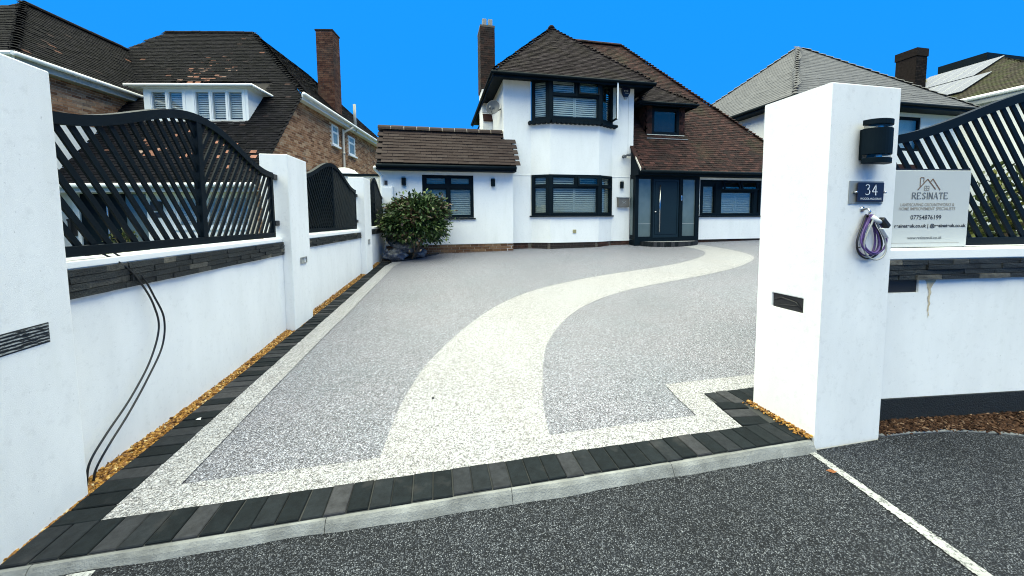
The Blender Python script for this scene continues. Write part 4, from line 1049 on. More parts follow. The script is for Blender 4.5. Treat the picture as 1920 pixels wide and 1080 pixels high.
# fan pattern etched in the lower pane is left as shutter; scalloped corbel below the upper window
t_sc = []
path = [(2.95, YM - .01), BA, BB, BC, BD, (5.92, YM - .01)]
pp = []
for (x0, y0), (x1, y1) in zip(path, path[1:]):
    L = math.hypot(x1 - x0, y1 - y0); k = max(1, round(L / .15))
    for i in range(k): pp.append((x0 + (x1 - x0) * (i + .5) / k, y0 + (y1 - y0) * (i + .5) / k, math.atan2(y1 - y0, x1 - x0), L / k))
tr = MB()
for (x0, y0), (x1, y1) in zip(path, path[1:]): tr.bar((x0, y0 - .06, U0 - .055), (x1, y1 - .06, U0 - .055), .05, .15)
tro = tr.build('corbel_trim', 'anthracite', HS)
sp = MB(); vs = []; n = 10
for yy_ in (-.10, .06):
    vs += [(-.5, yy_, .5)] + [(-.5 * math.cos(math.pi * k / n) * .96, yy_, -.5 * math.sin(math.pi * k / n)) for k in range(n + 1)] + [(.5, yy_, .5)]
m_ = n + 3; sp.add(vs, [tuple(range(m_)), tuple(range(2 * m_ - 1, m_ - 1, -1))] + [(k, (k + 1) % m_, m_ + (k + 1) % m_, m_ + k) for k in range(m_)])
pieces(tro, 'scallop', [frame((x, y - .06, U0 - .095), (math.cos(a) * w, math.sin(a) * w, 0), (-math.sin(a), math.cos(a), 0), (0, 0, .075)) for x, y, a, w in pp], sp, 'anthracite', 60)
# annex window
window(HS, TA, -.30, 1.18, 1.458, 2.708, [(-.24, .40, 1.52, 2.32), (.48, 1.12, 1.52, 2.32), (-.20, .38, 2.43, 2.65), (.50, 1.08, 2.43, 2.65)], y0=-.13, y1=-.04,
       shutters=[(-.25, 1.13, 1.51, 2.33, True), (-.25, 1.13, 2.40, 2.66, True)], smat='shutter_grey', sill=.05)
# porch
TP = front(YP)
PO = MB(TP); PO.box(6.46, 8.86, -.34, 0, .40, .70); PO.build('porch_base', 'anthracite', HS)
fr = MB(TP); frame_grid(fr, 6.46, 8.86, .70, 2.86, [(6.58, 7.06, .80, 2.70), (7.12, 8.10, .765, 2.70), (8.22, 8.72, .80, 2.70)], -.10, 0)
pf = fr.build('porch_frame', 'anthracite', HS)
for x0, x1 in ((6.58, 7.06), (8.22, 8.72)):
    g = MB(TP); g.box(x0, x1, -.06, -.05, .80, 2.70); g.build('side_light', 'frosted_glass', pf)
for x0, x1, z in ((6.58, 7.06, 1.22), (8.22, 8.72, 1.22)):
    g = MB(TP); g.box(x0, x1, -.049, -.046, z, z + .012); g.build('glazing_bar', 'grey_pvc', pf)
g = MB(); g.box(6.462, 6.50, YP + .10, YM + .2, .72, 2.86); ring_ = g.build('porch_side_frame', 'anthracite', HS)
g = MB(); g.box(6.452, 6.461, YP + .14, YM - .04, .86, 2.70); g.build('porch_side_pane', 'frosted_glass', ring_)
dr = MB(TP); dr.box(7.125, 8.095, -.085, -.03, .765, 2.695); do = dr.build('front_door', 'door_blue', HS, .003)
g = MB(TP); ring(g, 7.19, 8.03, .86, 2.62, .012, -.031, -.024); g.build('door_moulding', 'anthracite', do)
g = MB(TP); g.tube([(7.345, .03, .95), (7.345, .03, 2.50)], .017, 10); g.tube([(7.345, -.03, 1.05), (7.345, .03, 1.05)], .012, 8); g.tube([(7.345, -.03, 2.40), (7.345, .03, 2.40)], .012, 8); g.build('pull_handle', 'steel', do, smooth=True)
g = MB(TP); g.lathe([(.03, 0), (.03, .012), (.012, .016), (.012, .05)], (7.22, -.03, 1.62), 12, (0, 1, 0)); g.build('lock', 'steel', do, smooth=True)
g = MB(TP); g.box(8.135, 8.185, 0, .03, 1.99, 2.16); g.build('doorbell', 'steel', pf, .008)
g = MB(TP); g.box(8.152, 8.168, .03, .034, 2.03, 2.11); g.build('bell_button', 'rubber_black', pf)
# semicircular step with block edge
ST = []
st = MB(); n = 24; cx, ry, rx = 7.72, .52, 1.05
st.prism([(cx + (rx - .10) * math.cos(math.pi + math.pi * k / n), YP + (ry - .08) * math.sin(math.pi + math.pi * k / n), .40) for k in range(n + 1)], (0, 0, .235)); so = st.build('door_step', 'resin_cream', HS)
for k in range(26):
    a0, a1 = math.pi + math.pi * k / 26, math.pi + math.pi * (k + .93) / 26; b = MB(); z0, z1 = .36, .638
    pt = lambda r, q, a, z: (cx + r * math.cos(a), YP + q * math.sin(a), z)
    b.hexa([pt(rx, ry, a0, z0), pt(rx, ry, a1, z0), pt(rx - .1, ry - .08, a1, z0), pt(rx - .1, ry - .08, a0, z0), pt(rx, ry, a0, z1), pt(rx, ry, a1, z1), pt(rx - .1, ry - .08, a1, z1), pt(rx - .1, ry - .08, a0, z1)]); b.build('step_block', 'block_charcoal', so)
# right ground floor
TG = front(YG)
wall(HS, 'right_wall', TG, 8.862, 12.6, .655, 2.86, 'white_render_house', [(9.04, 11.55, 1.48, 2.72)])
b = MB(TG); b.box(8.862, 12.6, -.25, -.03, .3, .653); b.build('plinth', 'brick_dark', HS)
b = MB(TG); b.box(8.87, 8.94, -.01, .03, 1.46, 2.84); b.build('white_trim', 'white_pvc', HS)
wg = window(HS, TG, 9.04, 11.55, 1.48, 2.72, [(9.14, 9.66, 1.56, 2.62), (9.88, 11.24, 1.54, 2.32), (9.92, 10.56, 2.40, 2.66), (10.64, 11.28, 2.40, 2.66), (11.38, 11.50, 1.56, 2.62)], y0=-.10, y1=.01,
       shutters=[(9.12, 9.68, 1.54, 2.64, False), (9.86, 11.26, 1.52, 2.36, True)], smat='shutter_grey', sill=.06)
for x0, x1 in ((9.90, 10.58), (10.62, 11.30)):
    def tl(p): return TG((p[0], .02 + p[2] * math.sin(R(18)) + p[1] * math.cos(R(18)), 2.68 - p[2] * math.cos(R(18))))
    s = MB(tl); ring(s, x0, x1, 0, .32, .055, 0, .045); s.build('open_sash', 'anthracite', wg)
    s = MB(tl); s.box(x0 + .05, x1 - .05, .016, .022, .05, .27); s.build('open_pane', 'window_glass', wg)
# --- roofs
RA = roof_slab(HS, 'annex_roof', [(-1.48, 10.70, 3.0), (2.42, 10.70, 3.0), (2.42, 11.33, 3.815), (2.14, 11.345, 3.833), (2.14, 11.52, 4.06), (-1.50, 11.52, 4.06)])
tile_face(RA, [(-1.50, 10.66, 2.97), (2.43, 10.66, 2.97), (2.43, 11.33, 3.838), (2.16, 11.34, 3.85), (2.16, 11.52, 4.085), (-1.52, 11.52, 4.085)], 'tile_annex', 200, .30, .118, th=.02)
ridge_tiles(RA, (-1.52, 11.54, 4.10), (2.16, 11.54, 4.10), 'tile_annex', 12, .37, .135)
b = MB(); b.prism([(-1.50, 11.52, 4.06), (-1.50, 13.7, 3.0), (2.1, 13.7, 3.0), (2.1, 11.52, 4.06)], (0, 0, -.05)); b.build('roof_back', 'tile_annex', RA)
b = MB(); b.prism([(-1.46, 10.72, 2.82), (-1.46, 11.52, 4.0), (-1.46, 13.5, 2.82)], (.2, 0, 0)); b.build('annex_gable', 'white_render_house', HS)
b = MB(); b.box(-1.51, 2.42, 10.72, 11.02, 2.80, 2.835); b.box(-1.51, 2.42, 10.70, 10.73, 2.80, 2.955); b.build('annex_fascia', 'anthracite', HS)
b = MB(); b.tube([(-1.50, 10.655, 2.90), (2.41, 10.655, 2.90)], .05, 10); b.build('annex_gutter', 'anthracite', HS, smooth=True)
b = MB(); b.tube(smooth_curve([(-1.53, 10.70, 2.86), (-1.54, 10.78, 2.80), (-1.42, 10.90, 2.66), (-1.40, 10.93, 2.5), (-1.40, 10.93, 1.0)], 5), .04, 10); b.build('annex_downpipe', 'white_pvc', HS, smooth=True)
# main front block: hipped roof
ex0, ex1, eY, eZ = 1.80, 6.96, 10.88, 5.72; AX, AY, AZ = 4.40, 13.47, 8.38
RH = roof_slab(HS, 'bay_roof', [(ex0, eY, eZ), (ex1, eY, eZ), (AX, AY, AZ)])
tile_face(RH, [(ex0, eY - .03, eZ), (ex1, eY - .03, eZ), (AX, AY, AZ + .03)], 'tile_brown', 120)
MR = lambda x, y: 2.98 + 1.3 * (y - 10.75)       # main roof front slope height
ry_ = 10.75 + (AZ - 2.98) / 1.3
lowR = 10.75 + (eZ - 2.98) / 1.3
RS = roof_slab(HS, 'bay_roof_side', [(ex1, eY, eZ), (ex1, lowR, eZ), (AX, ry_, AZ), (AX, AY, AZ)])
tile_face(RS, [(ex1 + .02, eY, eZ), (ex1 + .02, lowR, eZ), (AX, ry_, AZ), (AX, AY, AZ)], 'tile_brown', 20)
roof_slab(HS, 'bay_roof_side', [(ex0, 17, eZ), (ex0, eY, eZ), (AX, AY, AZ), (AX, 17, AZ)], 'tile_brown', .06)
hip(RH, (ex0, eY, eZ + .02), (AX, AY, AZ + .03), 'tile_brown', 26); hip(RH, (ex1, eY, eZ + .02), (AX, AY, AZ + .03), 'tile_brown', 26)
ridge_tiles(RH, (AX, AY, AZ + .04), (AX, ry_, AZ + .04), 'tile_brown', 6, .35, .11, mort='mortar_dark')
b = MB(); b.lathe([(.12, -.03), (.13, .03), (.08, .10), (.02, .13)], (AX, AY, AZ + .02), 10); b.build('apex_cap', 'tile_brown', RH, smooth=True)
# soffit, fascia, gutters of the front block
b = MB(); b.prism([(ex0 + .03, eY + .03, 5.66), (ex1 - .03, eY + .03, 5.66), (ex1 - .03, 13.4, 5.66), (6.53, 13.4, 5.66), (6.53, YM + .05, 5.66), (2.2, YM + .05, 5.66), (2.2, 16.9, 5.66), (ex0 + .03, 16.9, 5.66)], (0, 0, .02)); b.build('soffit', 'anthracite', HS)
b = MB(); b.box(ex0, ex1, eY + .01, eY + .035, 5.56, 5.71); b.box(ex0, ex0 + .025, eY + .035, 16.9, 5.56, 5.71); b.box(ex1 - .025, ex1, eY + .035, lowR, 5.56, 5.71); b.build('fascia', 'anthracite', HS)
b = MB(); b.tube([(ex0 - .03, 16.9, 5.67), (ex0 - .05, eY - .05, 5.67), (ex1 + .05, eY - .05, 5.67), (ex1 + .05, 12.2, 5.67)], .05, 10); b.build('gutter', 'anthracite', HS, smooth=True)
b = MB(); b.box(3.02, 5.84, YM - .34, YM + .02, U1 + .078, 5.662); b.build('window_head', 'anthracite', HS)
# main catslide roof behind, with right hip
RX0, RX1, RY, RZ = 5.7, 8.2, 15.35, 9.48; EX = 13.1; RYv = 10.75 + (RZ - 2.98) / 1.3
ez = 2.98
RZ = MR(0, RY)
cat = [(6.40, 10.75, ez), (EX, 10.75, ez), (RX1, RY, RZ), (RX0, RY, RZ), (RX0, 13.9, MR(0, 13.9)), (6.57, 13.9, MR(0, 13.9))]
# dormer stands on this slope; leave tiles out under it
DX0, DX1, DY = 7.28, 8.78, 11.78
RC = roof_slab(HS, 'main_roof', [(6.56, 10.75, ez), (EX, 10.75, ez), (RX1, RY, RZ), (RX0, RY, RZ), (5.2, 14.2, MR(0, 14.2)), (6.56, 13.6, MR(0, 13.6))])
vlen = math.hypot(1, 1.3)
tile_face(RC, [(6.57, 10.70, MR(0, 10.70)), (EX + .02, 10.70, MR(0, 10.70)), (RX1, RY, RZ), (RX0, RY, RZ), (5.2, 14.2, MR(0, 14.2)), (6.57, 13.6, MR(0, 13.6))], 'tile_red', 150,
          holes=[(DX0 - 6.57, DX1 - 6.57, (DY - 10.70) * vlen, (13.0 - 10.7) * vlen)])
roof_slab(HS, 'main_roof_end', [(EX, 10.75, ez), (EX, 20.0, ez), (RX1, RY, RZ)], 'tile_red', .06)
hip(RC, (EX, 10.73, ez + .03), (RX1, RY, RZ + .04), 'tile_red', 40, .15)
ridge_tiles(RC, (RX0, RY, RZ + .03), (RX1, RY, RZ + .03), 'tile_red', 14, .33, .11, mort='mortar_dark')
b = MB(); b.box(6.42, EX, 10.80, 11.25, 2.80, 2.84); b.box(6.42, EX, 10.77, 10.80, 2.80, 2.95); b.build('porch_fascia', 'anthracite', HS)
b = MB(); b.tube([(6.44, 10.69, 2.90), (EX, 10.69, 2.90)], .05, 10); b.build('porch_gutter', 'anthracite', HS, smooth=True)
b = MB(); b.hexa([(6.44, 10.70, 2.93), (6.56, 10.70, 2.93), (6.56, 11.34, 3.75), (6.44, 11.34, 3.75), (6.44, 10.70, 3.0), (6.56, 10.70, 3.0), (6.56, 11.34, 3.82), (6.44, 11.34, 3.82)]); b.build('verge_board', 'tile_red', HS)
b = MB(); b.prism([(6.48, 10.74, 2.80), (6.48, 11.40, 2.80), (6.48, 11.40, 3.80), (6.48, 10.74, 2.94)], (.07, 0, 0)); b.build('verge_cheek', 'anthracite', HS)
b = MB(); b.prism([(6.43, 10.66, 2.90), (6.43, 10.66, 3.0), (6.43, 10.98, 3.40), (6.43, 10.98, 3.33)], (.02, 0, 0)); b.build('verge_trim', 'cream_pvc', HS)
b = MB(); b.box(2.2, 13, 17.3, 17.5, 0, 5.6); b.build('rear_wall', 'white_render_house', HS)  # unseen back wall, added to stop light leaking through the house
b = MB(); b.box(6.57, 12.5, YG + .02, 12.0, 2.5, 2.8); b.build('wall_head', 'anthracite', HS)
# dormer
TD = front(DY)
DO = MB(TD); DO.box(DX0, 7.50, -.5, 0, MR(0, DY) - .1, 5.30); DO.box(8.56, DX1, -.5, 0, MR(0, DY) - .1, 5.30); DO.box(7.50, 8.56, -.5, -.1, MR(0, DY) - .1, 5.30); dom = DO.build('dormer', 'roof_felt', HS)
for x in (DX0, DX1 - .05):
    b = MB(); b.prism([(x, DY, MR(0, DY) - .1), (x, DY, 5.30), (x, 10.75 + (5.30 - 2.98) / 1.3, 5.30)], (.05, 0, 0)); b.build('dormer_cheek', 'roof_felt', dom)
window(dom, TD, 7.50, 8.56, 4.33, 5.24, [(7.57, 8.49, 4.40, 5.17)], y0=-.07, y1=.02, backing=True)
F = []
for (xa, xb) in ((DX0, 7.50), (8.56, DX1)):
    zz_ = MR(0, DY) + .02; r = 0
    while zz_ < 5.22:
        xx = xa + .055 + (.055 if r % 2 else 0) - .055
        while xx < xb - .01:
            w_ = min(.11, xb - xx); F.append(frame((xx + w_ / 2, DY - .012, zz_), (w_ / .11, 0, 0), (0, -.12, .99), (0, -.99, -.12))); xx += .112
        zz_ += .1; r += 1
yy_ = DY + .06
while yy_ < 13.3:                                  # left cheek, the side the drive sees
    zz_ = MR(0, yy_) + .02
    zz_ = math.ceil(zz_ / .1) * .1
    while zz_ < 5.22: F.append(frame((DX0 - .012, yy_ + (.05 if int(round(zz_ * 10)) % 2 else 0), zz_), (0, -1, 0), (-.12, 0, .99), (-.99, 0, -.12))); zz_ += .1
    yy_ += .112
tp = MB(); tp.box(-.053, .053, 0, .15, -.006, .006)
pieces(dom, 'hung_tile', F, tp, 'tile_red', 60)
b = MB(); b.box(DX0 - .06, DX1 + .04, DY - .18, DY + .02, MR(0, DY - .15) + .02, MR(0, DY - .15) + .045); b.build('lead_apron', 'lead_grey', dom)
b = MB(); b.hexa([(7.3, DY - .06, 4.30), (8.76, DY - .06, 4.30), (8.76, DY, 4.30), (7.3, DY, 4.30), (7.3, DY - .05, 4.325), (8.76, DY - .05, 4.325), (8.76, DY, 4.33), (7.3, DY, 4.33)]); b.build('sill', 'grey_pvc', dom)
d0, d1, dy0, dz = 6.85, 9.05, DY - .28, 5.36; dax, day, daz = 7.93, 12.55, 6.28
dyb = 10.75 + (dz - 2.98) / 1.3; dyr = 10.75 + (daz - 2.98) / 1.3
dr0 = roof_slab(dom, 'dormer_roof', [(d0, dy0, dz), (d1, dy0, dz), (dax, day, daz)]); 
tile_face(dom, [(d0, dy0 - .02, dz), (d1, dy0 - .02, dz), (dax, day, daz + .02)], 'tile_brown', 30)
tile_face(dom, [(d1, dy0, dz), (d1, dyb, dz), (dax, dyr, daz), (dax, day, daz)], 'tile_brown', 5)
tile_face(dom, [(d0, dyb, dz), (d0, dy0, dz), (dax, day, daz), (dax, dyr, daz)], 'tile_brown', 20)
hip(dom, (d1, dy0, dz + .02), (dax, day, daz + .02), 'tile_brown', 12); hip(dom, (d0, dy0, dz + .02), (dax, day, daz + .02), 'tile_brown', 12)
b = MB(); b.box(d0 + .02, d1 - .02, dy0 + .02, dyb, dz - .07, dz - .045); b.box(d0, d1, dy0 - .01, dy0 + .02, dz - .13, dz - .02); b.box(d0, d0 + .03, dy0 + .02, dyb, dz - .13, dz - .02); b.box(d1 - .03, d1, dy0 + .02, dyb, dz - .13, dz - .02); b.build('dormer_fascia', 'anthracite', dom)
b = MB(); b.tube([(d0 - .02, dyb, dz - .05), (d0 - .03, dy0 - .05, dz - .05), (d1 + .03, dy0 - .05, dz - .05), (d1 + .03, dyb, dz - .05)], .045, 8); b.build('dormer_gutter', 'anthracite', dom, smooth=True)
# chimney on the left flank
CH = MB(); CH.box(1.81, 2.31, 13.72, 14.5, 6.15, 8.35); cho = CH.build('chimney', 'mortar_dark', HS)
for org, u, n, W in (((1.81, 13.712, 6.17), (1, 0, 0), (0, -1, 0), .5), ((1.802, 14.5, 6.17), (0, -1, 0), (-1, 0, 0), .78), ((2.318, 13.72, 6.17), (0, 1, 0), (1, 0, 0), .78)):
    bricks(cho, org, u, n, W, 2.18, 'brick_dark', 60)
b = MB(); b.box(1.79, 2.33, 13.70, 14.52, 8.35, 8.42); b.build('chimney_crown', 'mortar_dark', cho)
for x, y in ((1.90, 13.86), (2.12, 13.86)):
    b = MB(); b.box(x, x + .15, y, y + .15, 8.42, 8.72); b.build('chimney_pot', 'pot_grey', cho, .012)
b = MB(); b.box(1.82, 2.165, 13.45, 14.45, 2.8, 5.0); b.hexa([(1.82, 13.45, 5.0), (2.165, 13.45, 5.0), (2.165, 14.45, 5.0), (1.82, 14.45, 5.0), (1.825, 13.68, 5.30), (2.165, 13.68, 5.30), (2.165, 14.45, 5.30), (1.825, 14.45, 5.30)]); b.box(1.825, 2.165, 13.70, 14.48, 5.30, 6.15); b.build('chimney_breast', 'white_render_house', HS)
b = MB(); b.hexa([(1.83, 13.40, 4.93), (2.2, 13.40, 4.93), (2.2, 13.70, 5.26), (1.83, 13.70, 5.26), (1.83, 13.40, 4.97), (2.2, 13.40, 4.97), (2.2, 13.70, 5.32), (1.83, 13.70, 5.32)]); b.build('breast_tiles', 'tile_red', HS)
# rear catslide seen left of the chimney
b = MB(); b.hexa([(1.3, 14.9, 3.9), (2.1, 14.9, 5.55), (2.1, 17, 5.55), (1.3, 17, 3.9), (1.3, 14.9, 4.02), (2.1, 14.9, 5.67), (2.1, 17, 5.67), (1.3, 17, 4.02)]); b.build('rear_roof', 'tile_brown', HS)
b = MB(); b.prism([(1.36, 15.0, 3.3), (2.16, 15.0, 3.3), (2.16, 15.0, 5.5), (1.36, 15.0, 3.9)], (0, 1.5, 0)); b.build('rear_wall', 'lead_grey', HS)

# things fixed to the house
def small_lamp(x, y, z, label, n=(0, -1, 0)):
    t = thing('wall_lamp', (x, y, z - .12), label, 'lamp', 'up and down wall lamps'); Tq = front(y)
    b = MB(Tq); b.box(x - .03, x + .03, 0, .04, z - .07, z + .07); b.build('back_plate', 'anthracite', t)
    b = MB(Tq); b.prism([(x + .062 * math.cos(math.pi * k / 10), .03 + .075 * math.sin(math.pi * k / 10), z - .10) for k in range(11)], (0, 0, .20)); b.build('housing', 'anthracite', t)
    for zz in (z - .135, z + .10):
        b = MB(Tq); b.prism([(x + .055 * math.cos(math.pi * k / 10), .032 + .066 * math.sin(math.pi * k / 10), zz) for k in range(11)], (0, 0, .035)); b.build('glass_band', 'lamp_glass', t)
small_lamp(-.808, YA, 2.50, 'small dark wall lamp left of the annex window above the bush')
small_lamp(1.760, YA, 2.50, 'small dark wall lamp right of the annex window')
small_lamp(6.146, YM, 2.52, 'small dark wall lamp above the letterbox beside the porch')
t = thing('letterbox', (6.19, YM, 1.78), 'square bronze letterbox on the white wall left of the porch', 'letterbox')
b = MB(TM); b.box(5.99, 6.385, 0, .12, 1.785, 2.10); b.build('body', 'letterbox_bronze', t, .012)
b = MB(TM); b.hexa([(5.975, 0, 2.10), (6.40, 0, 2.10), (6.40, .14, 2.085), (5.975, .14, 2.085), (5.975, 0, 2.13), (6.40, 0, 2.13), (6.40, .14, 2.11), (5.975, .14, 2.11)]); b.build('lid', 'brushed_steel', t)
b = MB(TM); seg(b, [(6.12, 1.98), (6.19, 1.93), (6.26, 1.98)], .014, .1225); seg(b, [(6.14, 1.90), (6.19, 1.935), (6.24, 1.90)], .012, .1228); b.build('envelope_mark', 'brushed_steel', t, fix=False)
t = thing('alarm_box', (6.23, YM, 5.3), 'dark blue bell shaped alarm box high under the bay eaves', 'alarm')
def shield(z_, s_): return [(6.236 + x * s_, 0, z_ + z * s_) for x, z in ((-.15, .10), (-.12, .17), (-.05, .21), (.05, .21), (.12, .17), (.15, .10), (.13, -.02), (.06, -.14), (-.06, -.14), (-.13, -.02))]
b = MB(TM); b.prism(shield(5.50, 1.0), (0, .09, 0)); b.build('housing', 'alarm_navy', t, .015)
b = MB(TM); b.prism([(6.18, 0, 5.36), (6.292, 0, 5.36), (6.275, 0, 5.30), (6.197, 0, 5.30)], (0, .08, 0)); b.build('strobe', 'grey_pvc', t, .008)
b = MB(TM)
for x0, x1, z0, z1 in ((6.165, 6.165, 5.525, 5.565), (6.18, 6.20, 5.545, 5.555), (6.215, 6.235, 5.53, 5.56), (6.25, 6.268, 5.56, 5.53), (6.285, 6.285, 5.525, 5.585)): seg(b, [(x0, z0), (x1, z1)], .014, .0925)
b.build('printed_mark', 'print_white', t, fix=False)
b = MB(TM); seg(b, [(6.18, 5.475), (6.31, 5.475)], .012, .0925); b.build('alarm_rule', 'print_white', t, fix=False)
t = thing('security_camera', (6.27, YM, 3.4), 'small dark twin-lens security camera under the first floor by the porch', 'camera')
b = MB(TM); b.lathe([(.05, 0), (.05, .02)], (6.20, 0, 3.45), 12, (0, 1, 0)); b.build('base', 'dish_grey', t)
b = MB(TM); b.tube([(6.20, .02, 3.45), (6.20, .08, 3.47)], .02, 8); b.tube([(6.20, .08, 3.47), (6.30, .08, 3.50)], .02, 8); b.build('arm', 'dish_grey', t)
b = MB(TM); b.tube([(6.20, .06, 3.47), (6.17, .19, 3.42)], [.045, .05], 12); b.build('head', 'dish_grey', t)
b = MB(TM); b.tube([(6.30, .07, 3.50), (6.36, .19, 3.48)], [.04, .045], 12); b.build('head', 'dish_grey', t)
b = MB(); b.tube([(6.36, YM - .006, 5.40), (6.365, YM - .006, 3.55)], .004, 6); b.build('alarm_wire', 'grey_pvc', HS)
t = thing('air_vent', (4.376, YM - .3, .95), 'small square tan air vent low in the bay wall under the window', 'vent')
TB = front(YM - .30)
b = MB(TB); ring(b, 4.32, 4.43, .955, 1.065, .015, 0, .02); b.build('frame', 'vent_tan', t)
b = MB(TB); b.box(4.335, 4.415, -.002, .008, .97, 1.05); b.build('grille', 'vent_tan', t)
for z in (.985, 1.01, 1.035):
    b = MB(TB); b.box(4.337, 4.413, .008, .016, z, z + .008); b.build('slat', 'vent_tan', t)
t = thing('satellite_dish', (2.0, 11.7, 4.7), 'grey oval satellite dish on the left flank of the house below the eave', 'dish')
dc = np.array([1.90, 11.72, 4.93]); dn = nrm([-.40, -.88, .28]); du = nrm(np.cross(dn, [0, 0, 1])); dv = np.cross(du, dn)
b = MB(); vs = []; n = 24
for r in (0.001, .08, .16, .225, .235):
    for k in range(n):
        a = 2 * math.pi * k / n; dep = -.10 * (1 - (r / .235) ** 2)
        vs.append(tuple(dc + du * r * math.cos(a) * .95 + dv * r * math.sin(a) * 1.06 + dn * dep))
b.add(vs, [(i * n + k, i * n + (k + 1) % n, (i + 1) * n + (k + 1) % n, (i + 1) * n + k) for i in range(4) for k in range(n)])
do_ = b.build('reflector', 'dish_grey', t, smooth=True); sm = do_.modifiers.new('shell', 'SOLIDIFY'); sm.thickness = .006
b = MB(); b.tube([tuple(dc - dn * .11), tuple(dc - dn * .17 + np.array([.05, 0, -.05])), (2.17, 11.75, 4.90)], .018, 8); b.build('mount', 'dish_grey', t)
b = MB(); b.tube([tuple(dc - dv * .22), tuple(dc - dv * .20 + dn * .30)], .012, 8); b.tube([tuple(dc - dv * .20 + dn * .27), tuple(dc - dv * .13 + dn * .24)], [.028, .032], 10); b.build('feed_arm', 'dish_grey', t)
t = thing('meter_box', (-1.30, 11.0, 2.1), 'white utility box on the left corner of the annex wall above the bush', 'box')
b = MB(TA); b.box(-1.40, -1.10, .0, .16, 1.75, 2.36); b.build('cabinet', 'white_pvc', t, .01)
b = MB(TA); b.box(-1.36, -1.14, .16, .168, 1.80, 2.31); b.build('door', 'white_pvc', t, .004)
b = MB(TA); b.box(-1.33, -1.25, 0, .03, 2.40, 2.52); props(b.build('vent_grille', 'rubber_black'), 'small black vent on the annex corner above the white box', 'vent')

# ================================================================== BUSH, BAGS, BED
b = MB(); n = 16
bed = [(-1.32, 9.72), (-1.05, 9.80), (-.70, 10.02), (-.23, 10.55), (.10, 10.97), (-1.42, 10.97)]
b.add([(x, y, gz(x, y) + .015) for x, y in bed], [tuple(range(6))]); b.build('planting_bed', 'soil')['kind'] = 'structure'
b = MB(); ed = [(-1.10, 9.78), (-.70, 9.98), (-.23, 10.51), (.12, 10.93)]
b.tube([(x, y, gz(x, y) + .012) for x, y in smooth_curve(ed, 5)], .03, 6); b.build('bed_edging', 'block_charcoal')['kind'] = 'structure'
def leaf_cloud(centers, n, lmin, lmax, droop, seed, width=.3):
    rg = np.random.default_rng(seed); N = n
    P = np.array(centers)[rg.integers(0, len(centers), N)] + rg.normal(0, .045, (N, 3))
    return P, rg
def foliage(parent, name, P, C, mat, lmin, lmax, wr, droop, rg):
    """leaf blades, folded along the midrib, pointing outwards from C and drooping"""
    N = len(P); d = P - C; d /= np.linalg.norm(d, axis=1)[:, None] + 1e-6
    d = d + rg.normal(0, .55, (N, 3)); d[:, 2] -= droop; d /= np.linalg.norm(d, axis=1)[:, None]
    s = np.cross(d, rg.normal(0, 1, (N, 3)) * .5 + np.array([0, 0, 1.])); s /= np.linalg.norm(s, axis=1)[:, None]; up = np.cross(s, d)
    L = rg.uniform(lmin, lmax, N)[:, None]; w = L * wr
    V = np.stack([P, P + d * L * .35 + s * w + up * L * .04, P + d * L * .45 - up * L * .05, P + d * L * .35 - s * w + up * L * .04, P + d * L - up * L * .10,
                  P + d * L * .7 + s * w * .75, P + d * L * .7 - s * w * .75], 1).reshape(-1, 3)
    base = (np.arange(N) * 7)[:, None]
    F = np.concatenate([base + np.array([f]) for f in ((0, 1, 2), (0, 2, 3), (1, 5, 2), (2, 6, 3), (5, 4, 2), (4, 6, 2))])
    c = V.mean(0); me = bpy.data.meshes.new(name); me.from_pydata((V - c).tolist(), [], F.tolist()); me.materials.append(MATS[mat]); me.update()
    o = link(name, me, parent, c); o['kind'] = 'stuff' if parent is None else 'stuff'; return o
def bush(name, base, C, rad, label, cat, n, mats, lmin, lmax, wr, droop, seed, lumps=34, group=None, stems=5):
    t = thing(name, base, label, cat, group); rg = np.random.default_rng(seed)
    C = np.array(C); rad = np.array(rad)
    lc = []
    while len(lc) < lumps:
        q = rg.normal(0, 1, 3); q /= np.linalg.norm(q); 
        if q[2] < -.75: continue
        lc.append(C + q * rad * rg.uniform(.55, .98))
    lc = np.array(lc)
    sb = MB()
    for k in range(stems):
        q = lc[rg.integers(0, lumps)]; b0 = np.array(base) + np.array([rg.normal(0, .04), rg.normal(0, .04), 0]); m = (b0 + q) / 2 + rg.normal(0, .05, 3); m[2] = b0[2] + (q[2] - b0[2]) * .55
        sb.tube(smooth_curve([tuple(b0), tuple(m), tuple(q)], 5), list(np.linspace(.030, .006, 11)), 6)
    for q in lc:
        m = C + (q - C) * .3; sb.tube([tuple(C * .6 + np.array(base) * .4), tuple(m), tuple(q)], [.012, .008, .003], 5)
    sb.build('trunk', 'bark_wood', t, smooth=True)
    for j, (mt, frac) in enumerate(mats):
        k = int(n * frac); lum = lc if j == 0 else lc[rg.integers(0, lumps, max(4, lumps // 3))]
        P = lum[rg.integers(0, len(lum), k)] + rg.normal(0, 1, (k, 3)) * rad * np.array([.16, .16, .15])
        foliage(t, 'crown', P, C - np.array([0, 0, .15]), mt, lmin, lmax, wr, droop, rg)
    return t
bush('shrub', (-.55, 10.15, .38), (-.46, 10.05, 1.42), (.80, .70, .66), 'rounded evergreen shrub with drooping dark leaves in front of the annex window', 'bush', 13500, [('leaf_green', .88), ('leaf_bronze', .12)], .07, .135, .24, .3, 11, 80)
